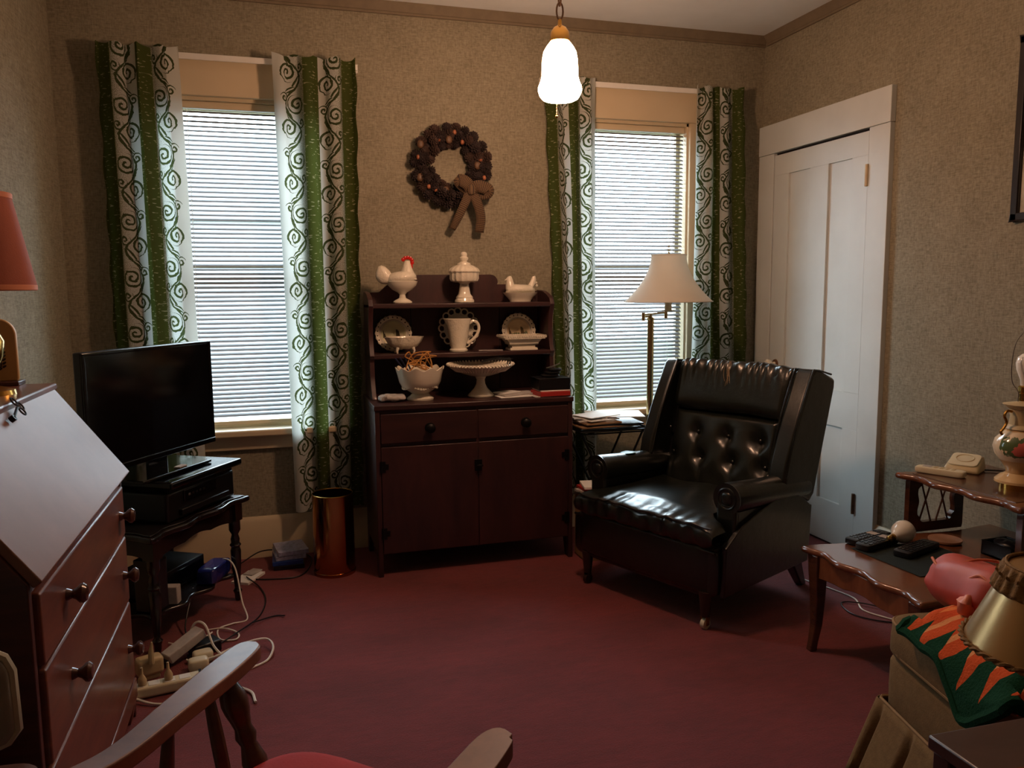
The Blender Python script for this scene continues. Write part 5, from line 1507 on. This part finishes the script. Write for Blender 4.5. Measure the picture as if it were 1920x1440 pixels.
# aprons of the lower tier
def apr(p, q, z0, z1, nm, along, drop=.028):
    pr = [(p, z1)]
    for k in range(41):
        s_ = k / 40; pr.append((lerp(p, q, s_), z0 + drop * (.5 - .5 * cos(2 * pi * s_)) * .6 + drop * .5 * abs(sin(3 * pi * s_)) * .5))
    pr.append((q, z1)); return pr
MB().prism(apr(-2.20, -1.70, .272, .36, '', 'y'), 'x', -.880, -.862).build('apron', M['endt'], t, bevel=.003, world=True)
for y_ in (-1.705, -2.213): MB().prism(apr(-.87, -.08, .285, .36, '', 'x'), 'y', y_, y_ + .018).build('apron', M['endt'], t, bevel=.003, world=True)
def cab_leg(x, y, sx, sy):
    m = MB(); L = []
    for z, off, w in ((0, .018, .014), (.03, .012, .0135), (.10, -.002, .016), (.20, -.004, .020), (.30, .0, .024), (.36, .0, .026)):
        L.append(([(x + sx * off - w, y + sy * off - w, z), (x + sx * off + w, y + sy * off - w, z), (x + sx * off + w, y + sy * off + w, z), (x + sx * off - w, y + sy * off + w, z)]))
    for a, b in zip(L, L[1:]): m.hexa(a, b)
    bmesh.ops.remove_doubles(m.bm, verts=m.bm.verts[:], dist=1e-5)
    return m.build('leg', M['endt_d'], t, bevel=.004, world=True)
for x, sx in ((-.865, -1), (-.075, 1)):
    for y, sy in ((-1.715, 1), (-2.19, -1)): cab_leg(x, y, sx * .6, sy * .3)
# end frames with lattice between the two tiers
def end_frame(y):
    m = MB(); x0, x1, z0, z1 = -.432, -.175, .381, .590
    out = [(x0, z0), (x1, z0), (x1, z1), (x0, z1)]
    N = 72; inn = []
    cx_, cz_ = (x0 + x1) / 2, (z0 + z1) / 2 + .012
    for k in range(N):
        a = 2 * pi * k / N; ca, sa = cos(a), sin(a)
        r_ = 1 / max(abs(ca) / .088, abs(sa) / .080); r_ = min(r_, .102) * (1 - .07 * cos(4 * a) ** 2 * (abs(ca) > .75)); inn.append((cx_ + ca * r_, cz_ + sa * r_ * 1.0))
    ob = []
    for k in range(N):
        a = 2 * pi * k / N; ca, sa = cos(a), sin(a); hx, hz = (x1 - x0) / 2, (z1 - z0) / 2
        r_ = 1 / max(abs(ca) / hx, abs(sa) / hz); ob.append((cx_ + ca * r_, (z0 + z1) / 2 + sa * r_))
    vs = [[m.bm.verts.new((p[0], yy, p[1])) for p in pts] for yy in (y - .011, y + .011) for pts in (ob, inn)]
    for k in range(N):
        j = (k + 1) % N
        m.bm.faces.new((vs[0][k], vs[0][j], vs[1][j], vs[1][k])); m.bm.faces.new((vs[2][k], vs[2][j], vs[3][j], vs[3][k]))
        m.bm.faces.new((vs[1][k], vs[1][j], vs[3][j], vs[3][k])); m.bm.faces.new((vs[0][k], vs[0][j], vs[2][j], vs[2][k]))
    f = m.build('end_frame', M['endt_d'], t, world=True, ang=30)
    m = MB()
    for cxx in (-.345, -.265):
        for s_ in (-1, 1): m.tube([(cxx - s_ * .026, y + s_ * .003, z0 + .03), (cxx + s_ * .026, y + s_ * .003, z1 - .02)], .0036, 6)
    m.build('lattice', M['endt_d'], f, world=True)
end_frame(-1.655); end_frame(-2.13)

# ---- on the upper tier
ZU = .6125
t = thing('phone_handset', 'ivory telephone handset lying on the upper tier of the end table', 'phone', (-.350, -1.722, ZU), -1.10)
MB().puff((0, 0, .0125), (.085, .024, .0125), .3, 28, 14).build('body', M['ivory'], t)
MB().box((-.045, 0, .0255), (.028, .026, .002)).build('screen', M['papergrey'], t, bevel=.0006)
m = MB()
for a in range(4):
    for b in range(3): m.box((-.014 + a * .020, -.011 + b * .011, .0255), (.010, .007, .002))
m.build('keypad', M['ivoryd'], t)
t = thing('telephone_cradle', 'square ivory telephone base with a round dish behind the handset', 'telephone', (-.215, -1.70, ZU), -1.05)
m = MB(); m.hexa([(-.062, -.055, 0), (.062, -.055, 0), (.062, .055, 0), (-.062, .055, 0)], [(-.056, -.050, .022), (.056, -.050, .022), (.054, .050, .056), (-.054, .050, .056)]); m.build('body', M['ivoryd'], t, bevel=.010, seg=3)
rr = Matrix.Rotation(R_(18.8), 3, 'X')
MB().puff((0, -.0, .0415), (.050, .047, .0045), .35, 28, 10, rot=rr).build('top_plate', M['ivory'], t)
m = MB(); m.tube([V((0, .004, .0455)) + rr @ V((.030 * cos(a), .027 * sin(a), .002)) for a in [2 * pi * k / 28 for k in range(28)]], .0022, 6, closed=True); m.build('dish_ring', M['ivoryd'], t)
m = MB(); m.box(V((-.012, -.036, .0325)), (.034, .004, .002), rot=rr); m.build('mark', M['ink'], t)
cable([(-.165, -1.73, ZU + .006), (-.12, -1.76, ZU + .006), (-.09, -1.80, ZU + .007), (-.045, -1.84, ZU + .010), (-.018, -1.855, ZU + .006), (-.018, -1.86, ZU - .05), (-.015, -1.87, .48), (-.013, -1.88, .20), (-.025, -1.88, .02)], .0028, 'blackp', 'black telephone cord dropping behind the end table')
# urn lamp
UX, UY = -.258, -1.966
t = thing('urn_lamp', 'ivory urn lamp painted with roses and missing its shade', 'lamp', (UX, UY, ZU), -.1)
m = MB(); m.lathe([(0, 0), (.060, 0), (.060, .020), (.055, .022), (0, .022)], (0, 0, 0), 36); m.build('plinth', M['gold'], t)
m = MB(); m.lathe([(0, .020), (.074, .022), (.073, .030), (.056, .046), (.040, .054), (.042, .07), (.060, .095), (.078, .120), (.085, .145), (.078, .172), (.055, .196), (.046, .206)], (0, 0, 0), 8 * 6)
m.build('body', M['urn'], t)
m = MB(); m.lathe([(.044, .203), (.052, .208), (.050, .214), (.040, .222), (.037, .25), (.042, .275), (.060, .288), (.062, .292), (.02, .300), (.014, .305)], (0, 0, 0), 16); m.build('neck', M['ivoryd'], t)
for s_ in (-1, 1):
    m = MB(); m.tube(curve([(s_ * .044, -.0, .268), (s_ * .062, 0, .270), (s_ * .072, 0, .254), (s_ * .062, 0, .232), (s_ * .072, 0, .212), (s_ * .082, 0, .200), (s_ * .076, 0, .190)], 5), .0048, 8); m.build('handle', M['gold'], t)
m = MB(); m.lathe([(.016, .300), (.016, .330), (.019, .332), (.019, .352), (.014, .356)], (0, 0, 0), 18); m.build('socket', M['brass'], t)
m = MB(); m.lathe([(.013, .350), (.015, .375), (.028, .410), (.031, .432), (.026, .452), (.012, .464), (0, .466)], (0, 0, 0), 22); m.build('bulb', M['bulb'], t)
m = MB(); m.tube(curve([(-.022, 0, .302), (-.024, 0, .335), (-.050, 0, .37), (-.056, 0, .43), (-.046, 0, .50), (-.020, 0, .535), (-.014, 0, .555), (0, 0, .560), (.014, 0, .555), (.020, 0, .535), (.046, 0, .50), (.056, 0, .43), (.050, 0, .37), (.024, 0, .335), (.022, 0, .302)], 5), .0017, 6); m.build('harp', M['steel'], t)

# ---- on the lower tier
ZL = .381
m = MB(); c_ = [(-.760, -1.752), (-.745, -2.06), (-.52, -2.05), (-.455, -1.98), (-.455, -1.82), (-.60, -1.755)]
m.prism(c_, 'z', ZL + .0006, ZL + .0032); tag(m.build('desk_mat', M['matg'], bevel=.001), 'dark green mat on the lower tier of the end table', 'mat')
def remote(c, L, w, h, rz_, nm, lab, cat, rows, mt_='blackp', key='steel', z=ZL + .003, special=()):
    t = thing(nm, lab, cat, (c[0], c[1], z), rz_)
    MB().puff((0, 0, h / 2), (L / 2, w / 2, h / 2), .25, 28, 12).build('body', M[mt_], t)
    m = MB(); nr, nc = rows
    for a in range(nr):
        for b in range(nc): m.box((lerp(-L * .36, L * .30, a / (nr - 1)), lerp(-w * .3, w * .3, b / (nc - 1)), h), (L * .4 / nr, w * .42 / nc, .0035))
    m.build('keypad', M[key], t)
    for (a, sx, mat_) in special: MB().box((L * a, 0, h + .0005), (L * sx, w * .62, .003)).build('display', M[mat_], t, bevel=.0006)
    return t
remote((-.640, -1.700), .20, .058, .024, 1.05 - pi / 2 + .75, 'remote_control', 'black remote control with a grey window nearest the recliner', 'remote', (9, 3), 'blackp', 'darkcase', ZL + .001, ((.12, .16, 'papergrey'),))
remote((-.660, -1.768), .19, .060, .026, .30, 'cordless_phone', 'black cordless phone with pale keys beside the loose bulb', 'phone', (6, 3), 'blackp', 'darkcase', ZL + .003, ((.25, .16, 'papergrey'),))
remote((-.575, -1.862), .21, .066, .024, .33, 'keypad_handset', 'black keypad handset in front of the loose bulb on the green mat', 'handset', (7, 4), 'blackp', 'darkcase')
t = thing('light_bulb', 'loose round white light bulb lying on the end table', 'bulb', (-.545, -1.765, ZL + .003), 0)
m = MB(); rr = Matrix.Rotation(R_(105), 3, 'Y')
q = Matrix.Rotation(.25, 3, 'Z') @ Matrix.Rotation(R_(-100), 3, 'Y')
prb = [(.0135, .058), (.015, .050), (.022, .040), (.036, .022), (.0415, .0), (.038, -.018), (.026, -.032), (.012, -.039), (0, -.0405)]
m.lathe([(r_, z_) for r_, z_ in prb], (0, 0, .042), 28, q); m.build('globe', M['bulb'], t)
m = MB(); m.lathe([(0, .088), (.006, .087), (.012, .082), (.013, .058), (.012, .056)], (0, 0, .042), 18, q); m.build('screw_cap', M['brass'], t)
m = MB(); m.lathe([(0, 0), (.050, 0), (.056, .006), (.056, .012), (.050, .010), (0, .009)], (-.385, -1.795, ZL + .001), 32, sx=1.0); tag(m.build('coaster', M['cork']), 'round clay coaster on the lower tier beneath the upper tier', 'coaster')
t = thing('black_caddy', 'small dark tray holding oddments beside the post of the end table', 'tray', (-.315, -1.995, ZL + .001))
m = MB(); m.box((0, 0, .004), (.11, .12, .008))
for (c, d_) in (((-.052, 0, .025), (.006, .12, .05)), ((.052, 0, .025), (.006, .12, .05)), ((0, -.057, .025), (.11, .006, .05)), ((0, .057, .025), (.11, .006, .05))): m.box(c, d_)
m.build('tray', M['blackp'], t, bevel=.002)
MB().puff((.0, 0, .035), (.042, .045, .025), .8, 20, 12, wob=.012, ws=40).build('contents', M['darkcase'], t)
# cords on the carpet under the table
cable([(-.47, -1.03, .004), (-.45, -1.15, .004), (-.42, -1.24, .004), (-.40, -1.36, .004), (-.45, -1.47, .004), (-.42, -1.56, .004), (-.38, -1.62, .004), (-.33, -1.70, .004), (-.30, -1.9, .004)], .0032, 'cordw', 'white cord on the carpet running under the end table')
cable([(-.34, -1.62, .004), (-.44, -1.60, .004), (-.52, -1.50, .005), (-.48, -1.38, .004), (-.40, -1.44, .010), (-.33, -1.56, .006), (-.28, -1.60, .004), (-.22, -1.70, .004)], .0030, 'blackp', 'looped dark cord on the carpet beneath the end table')

# ================================================================== SLIPPER CHAIR with pillow and throw
sd = V((-.235, -.972, 0)).normalized()       # along the front towards the camera
dp = V((.972, -.235, 0))                      # into the seat depth
S0 = V((-1.165, -2.385, 0))
rzs = atan2(dp.y, dp.x)                       # local x = depth, local y = away from the camera
SL = .54
t = thing('slipper_chair', 'olive skirted armless chair with a loose seat cushion at the right', 'chair', (S0.x, S0.y, 0), rzs)
MB().puff((.30, -SL / 2, .265), (.31, SL / 2, .085), .16, 40, 16).build('seat_rail', M['olive'], t)
def skirt(x0, y0, x1, y1):
    p, q = V((x0, y0)), V((x1, y1)); dr = (q - p); L = dr.length; dr.normalize(); nr = V((-dr.y, dr.x))
    m = MB()
    def f(u, v):
        s_ = u * L; k = 1 - v
        pl2 = abs(((s_ / .145) % 1) - .5) * 2
        off = .006 + k * .078 - .060 * (k + .04) * max(0, 1 - pl2 / .24)
        r = p + dr * s_ + nr * off
        return V((r.x, r.y, .012 + .20 * v))
    m.grid(f, 120, 10); return m
for a in ((-.012, -SL, -.012, .0), (-.012, 0.0, .60, 0.0)):
    m = skirt(*a)
    m.build('skirt', M['olive'], t, ang=60, solid=.003)
m = MB(); m.tube([(-.014, -SL, .214), (-.014, -.012, .214), (-.004, -.001, .214), (.6, .003, .214)], .005, 6); m.build('skirt_piping', M['olive_p'], t)
MB().puff((.29, -SL / 2 + .005, .400), (.305, SL / 2 - .0, .054), .22, 44, 18, wob=.010, ws=6).build('seat_cushion', M['olive'], t)
for zz in (.438, .364):
    w_, d_ = .302, SL / 2 - .004
    pts = []
    for k in range(64):
        a = 2 * pi * k / 64; e = .22; cc, ss = cos(a), sin(a)
        pts.append((.29 + w_ * math.copysign(abs(cc) ** e, cc), -SL / 2 + .005 + d_ * math.copysign(abs(ss) ** e, ss), zz))
    m = MB(); m.tube(pts, .0048, 6, closed=True); m.build('piping', M['olive_p'], t)
MB().puff((.66, -SL / 2, .50), (.07, SL / 2, .30), .25, 40, 20).build('backrest', M['olive'], t)
def sl(x, y, z): return S0 + dp * x + V((.235, .972, 0)).normalized() * y + V((0, 0, z))

# coral pillow
pc = sl(.240, -.150, .524)
t = thing('coral_pillow', 'coral satin pillow with corded seams on the olive chair', 'pillow', tuple(pc))
Rp = Matrix.Rotation(rzs, 3, 'Z') @ Matrix.Rotation(-.10, 3, 'X') @ Matrix.Rotation(.35, 3, 'Y')
def pil(p):
    r_ = max(abs(p.x), abs(p.y)); 
    return V((p.x * (1 + .10 * abs(p.y) ** 3), p.y * (1 + .10 * abs(p.x) ** 3), p.z * (1 - .30 * r_ ** 6)))
m = MB(); m.puff((0, 0, 0), (.180, .150, .070), .55, 64, 36, rot=Rp, wob=.022, ws=9, fn=pil)
for v_ in m.bm.verts:
    v_.co += v_.co.normalized() * (.004 * MN.noise(V((v_.co.x * 40, v_.co.y * 14, v_.co.z * 40))))
m.build('cushion', M['coral'], t, ang=80)
m = MB()
for y_, w0 in ((-.05, .0), (.03, .3)):
    m.tube(curve([Rp @ V((x_, y_ + .02 * sin(x_ * 14 + w0) , .082 * max(.05, (1 - (abs(x_) / .19) ** 3.2)) ** .7 + .004)) for x_ in [lerp(-.165, .15, k / 9) for k in range(10)]], 4), .0036, 6)
m.tube(curve([Rp @ V((-.165 - .01 * sin(k), lerp(-.12, .10, k / 8), .030 + .01 * sin(k * 1.7))) for k in range(9)], 4), .0036, 6)
m.build('cording', M['coral_l'], t)
m = MB(); kp_ = Rp @ V((-.172, -.085, -.035))
m.puff(kp_, (.022, .018, .026), .8, 20, 12, wob=.01, ws=60); m.build('corner_knot', M['coral_l'], t)

# knitted throw folded over the seat front
t = thing('knitted_throw', 'green and orange zigzag knitted throw folded on the olive chair', 'throw', tuple(sl(.12, -.40, .47)))
def throw(u, v):
    # u across (y), v from the back of the seat to the hanging front edge
    y = lerp(-.515, -.130, u)
    sh_ = max(0, (u - .35) / .65)
    hg = max(0, 1 - abs(u - .30) / .30)
    path = [(.43, .505), (.36, .515), (.26, .525), (.16, .528), (.09, .522), (.035, .508), (.0, .482), (-.022 - .006 * hg, .462 - .05 * hg), (-.024 - .008 * hg, .450 - .10 * hg)]
    q = v * (len(path) - 1); i = min(len(path) - 2, int(q)); f = q - i
    x, z = lerp(path[i][0], path[i + 1][0], f), lerp(path[i][1], path[i + 1][1], f)
    e = min(u, 1 - u)
    k = min(1, e / .14); z -= (1 - k) ** 2 * .040 * (v < .75)
    x = lerp(x, min(x, .10), sh_ * .9) if x > .1 else x
    return sl(x - .006 * (1 - k) - .008, y + .015 * sin(v * 6), z + .010 + .006 * MN.noise(V((u * 6, v * 6, 0))))
m = MB(); m.grid(throw, 50, 60, lambda u, v: (u, v)); m.build('knit', M['zig'], t, ang=85, solid=.016, world=True)
M['gknit'] = plain('green_knit', (24, 66, 44), .95, spec=.1, var=.2, bmp=.6, bs=160)
for u_ in (0.0, 1.0): MB().tube(curve([throw(u_, v / 10) for v in range(11)], 3), .014, 8).build('border', M['gknit'], t, world=True)
MB().tube(curve([throw(u / 12, 1.0) for u in range(13)], 3), .014, 8).build('hem', M['gknit'], t, world=True)


# ================================================================== SIDE TABLE and gold lamp
TZ = .50
t = thing('side_table', 'plain brown side table under the gold lamp at the bottom right', 'table', (-1.40, -3.18, 0), 0)
m = MB(); m.prism([(-1.592, -2.962), (-1.21, -2.972), (-1.20, -3.42), (-1.60, -3.44)], 'z', TZ - .026, TZ); m.build('top', M['sidet'], t, bevel=.004, world=True)
for x, y in ((-1.57, -2.99), (-1.235, -2.97), (-1.57, -3.41), (-1.225, -3.39)):
    MB().bx(x - .018, x + .018, y - .018, y + .018, 0, TZ - .026).build('leg', M['sidet'], t, bevel=.003, world=True)
m = MB(); m.bx(-1.57, -1.235, -2.992, -2.976, TZ - .09, TZ - .026); m.bx(-1.578, -1.562, -3.41, -2.99, TZ - .09, TZ - .026); m.bx(-1.57, -1.235, -3.408, -3.392, TZ - .09, TZ - .026); m.bx(-1.242, -1.226, -3.39, -2.97, TZ - .09, TZ - .026)
m.build('apron', M['sidet'], t, world=True)
GX, GY = -1.582, -3.138
GX, GY = -1.545, -3.155
t = thing('gold_lamp', 'small lamp with a gold satin shade and gathered braid trim', 'lamp', (GX, GY, TZ))
zb, zt_ = .740 - TZ, .868 - TZ
rb, rt = .128, .071
m = MB(); m.lathe([(rb, zb), (rt, zt_)], (0, 0, 0), 72); sh = m.build('lamp_shade', M['shade_g'], t, solid=.002)
m = MB()
def tb_(u, v):
    a = u * 2 * pi; f = cos(a * 26); r_ = lerp(rt + .018, rt + .002, v) + .0035 + .0022 * f * (1 - v * .4); return V((r_ * cos(a), r_ * sin(a), lerp(zt_ - .036, zt_ + .004, v) + .002 * f * (1 - v)))
m.grid(tb_, 208, 8, closeu=True); m.build('gathered_trim', M['braid'], sh, solid=.002, ang=80)
m = MB(); m.tube([((rt + .012 + .004 * cos(k * pi)) * cos(2 * pi * k / 52), (rt + .012 + .004 * cos(k * pi)) * sin(2 * pi * k / 52), zt_ - .014 + .005 * cos(k * pi)) for k in range(52)], .0022, 6, closed=True)
m.tube([((rt + .003) * cos(2 * pi * k / 52), (rt + .003) * sin(2 * pi * k / 52), zt_ + .004) for k in range(52)], .003, 6, closed=True)
m.build('trim_cord', M['braid'], sh)
m = MB()
for ph in (0, pi):
    m.tube([((rb + .003 + .002 * cos(k * .9 + ph)) * cos(2 * pi * k / 160), (rb + .003 + .002 * cos(k * .9 + ph)) * sin(2 * pi * k / 160), zb + .004 + .003 * sin(k * .9 + ph)) for k in range(160)], .0030, 5, closed=True)
m.build('bottom_braid', M['braid'], sh)
m = MB(); m.lathe([(0, 0), (.055, 0), (.055, .010), (.025, .020), (.014, .04), (.022, .08), (.026, .11), (.014, .15), (.010, .17), (.010, .245), (0, .245)], (0, 0, 0), 28); m.build('base', M['brass'], t)
m = MB(); m.lathe([(0, .24), (.011, .245), (.022, .285), (.016, .315), (0, .32)], (0, 0, 0), 16); m.build('bulb', M['bulb'], t)
m = MB()
for q in range(3): a = q * 2.1 + .4; m.tube([(0, 0, zt_ - .02), (rt * cos(a), rt * sin(a), zt_ - .004)], .0014, 5)
m.cyl((0, 0, .31), (0, 0, zt_ - .015), .003, seg=6); m.build('shade_spider', M['iron'], t)

# ================================================================== CAPTAIN'S CHAIR in the foreground
F_ = V((.70, .714, 0)); L_ = V((-.714, .70, 0))
CC = V((-2.72, -2.93, 0))
t = thing('captains_chair', 'maple spindle armchair with a red seat pad in the foreground', 'chair', (CC.x, CC.y, 0), 0)
def cw(f, l, z): return CC + F_ * f + L_ * l + V((0, 0, z))
m = MB()
N = 28; pts = []
for k in range(N):
    a = 2 * pi * k / N; pts.append(cw(.02 + .215 * math.copysign(abs(cos(a)) ** .7, cos(a)), .225 * math.copysign(abs(sin(a)) ** .7, sin(a)), 0))
m.prism([(p.x, p.y) for p in pts], 'z', .405, .44); m.build('seat', M['maple_d'], t, bevel=.010, seg=3, world=True)
m = MB(); m.puff((0, 0, 0), (.200, .205, .030), .5, 40, 14); m.xform(Matrix.Translation(cw(.050, .01, .470)) @ Matrix.Rotation(atan2(F_.y, F_.x), 4, 'Z')); m.build('seat_pad', M['redseat'], t, world=True)
# arms: flat shaped rails from the tip back to the low back rail
def rail(path, wds, th, nm):
    c = curve(path, 6); n = len(c) - 1; m = MB(); Ls = []
    W = [v for v in curve([V((w, 0, 0)) for w in wds], 6)]
    for i, p in enumerate(c):
        tg = (c[min(n, i + 1)] - c[max(0, i - 1)]); tg.z = 0; tg.normalize(); s_ = V((-tg.y, tg.x, 0)); w = W[i].x / 2
        Ls.append([p - s_ * w - V((0, 0, th / 2)), p + s_ * w - V((0, 0, th / 2)), p + s_ * w + V((0, 0, th / 2)), p - s_ * w + V((0, 0, th / 2))])
    vs = [[m.bm.verts.new(q) for q in r] for r in Ls]
    for a, b in zip(vs, vs[1:]):
        for k in range(4): m.bm.faces.new((a[k], a[(k + 1) % 4], b[(k + 1) % 4], b[k]))
    m.bm.faces.new(list(reversed(vs[0]))); m.bm.faces.new(vs[-1])
    return m.build(nm, M['maple'], t, bevel=.008, seg=3, world=True, ang=50)
TLp, TRp = V((-2.757, -2.545, .645)), V((-2.388, -2.985, .645))
bl, br = cw(-.24, .17, .67), cw(-.24, -.17, .67)
mid = cw(-.30, 0, .68)
rail([TLp, TLp + V((-.012, -.022, 0)), TLp + V((-.055, -.105, .001)), TLp + V((-.115, -.22, .004)), TLp + V((-.178, -.345, .010)), bl, ], [.018, .052, .060, .050, .042, .048], .026, 'arm')
rail([TRp, TRp + V((-.022, -.012, 0)), TRp + V((-.085, -.085, .001)), TRp + V((-.17, -.17, .006)), br], [.018, .052, .060, .048, .048], .026, 'arm')
rail([bl, cw(-.285, .09, .675), mid, cw(-.285, -.09, .675), br], [.05, .06, .065, .06, .05], .03, 'back_rail')
def spin(a, b, r0, nm, fat=False):
    a, b = V(a), V(b); n = 14; pr = []
    for k in range(n + 1):
        s_ = k / n
        if fat: r_ = [.012, .014, .017, .021, .022, .018, .014, .019, .015, .018, .022, .024, .022, .016, .013][k]
        else: r_ = r0 * (.75 + .35 * sin(pi * s_))
        pr.append(r_)
    m = MB(); m.tube([a.lerp(b, k / n) for k in range(n + 1)], pr, 14); m.build(nm, M['maple_d'], t, world=True)
spin(cw(.17, .20, .43), TLp + V((-.045, -.085, -.012)), 0, 'arm_post', True)
spin(cw(.17, -.20, .43), TRp + V((-.06, -.06, -.012)), 0, 'arm_post', True)
for k, s_ in enumerate((.40, .68)):
    spin(cw(.10 - k * .14, .205, .43), TLp + V((-.178 * s_, -.345 * s_, -.008)), .011, 'spindle')
    spin(cw(.10 - k * .14, -.205, .43), TRp + V((-.17 * s_ * 1.3, -.17 * s_ * 1.3, -.008)), .011, 'spindle')
for k in range(5):
    l_ = lerp(.15, -.15, k / 4); spin(cw(-.165, l_, .43), cw(-.285 + .03 * abs(k - 2) / 2, l_ * 1.05, .668), .011, 'spindle')
for f_ in (.15, -.13):
    for l_ in (.16, -.16):
        m = MB(); m.tube([cw(f_ * 1.35, l_ * 1.25, 0), cw(f_ * 1.2, l_ * 1.15, .15), cw(f_ * 1.1, l_ * 1.08, .28), cw(f_, l_, .41)], [.012, .019, .021, .015], 14); m.build('leg', M['maple_d'], t, world=True)
m = MB(); m.tube([cw(.18, .18, .17), cw(-.155, .18, .17)], .009, 10); m.tube([cw(.18, -.18, .17), cw(-.155, -.18, .17)], .009, 10); m.tube([cw(.01, .18, .17), cw(.01, -.18, .17)], .009, 10); m.build('stretcher', M['maple_d'], t, world=True)

# ================================================================== PALE CHAIR at the left edge
t = thing('side_chair', 'pale padded chair with a brown seat at the left edge beside the desk', 'chair', (-3.28, -2.60, 0))
m = MB(); pts = [(-3.50, .60), (-3.150, .622), (-3.104, .640), (-3.090, .658), (-3.092, .750), (-3.100, .770), (-3.122, .784), (-3.16, .789), (-3.50, .792)]
m.prism(pts, 'y', -2.772, -2.742); m.build('back_pad', M['padg'], t, bevel=.010, seg=3, world=True)
m = MB(); m.tube([V((x, -2.757, z)) for x, z in pts], .008, 8, closed=True); m.build('piping', M['padp'], t, world=True)
for x in (-3.135, -3.46):
    m = MB(); m.tube([(x + .015, -2.74, 0), (x, -2.76, .40), (x - .005, -2.79, .72)], .012, 12); m.build('back_post', M['white'], t, world=True)
MB().puff((-3.30, -2.600, .425), (.165, .135, .03), .3, 36, 14).build('seat', M['seatb'], t)
for c in [o for o in t.children if o.name.startswith('seat')]: c.location = -V(t.location)
for x in (-3.155, -3.445):
    m = MB(); m.tube([(x, -2.49, 0), (x, -2.50, .40)], .011, 12); m.build('front_leg', M['white'], t, world=True)
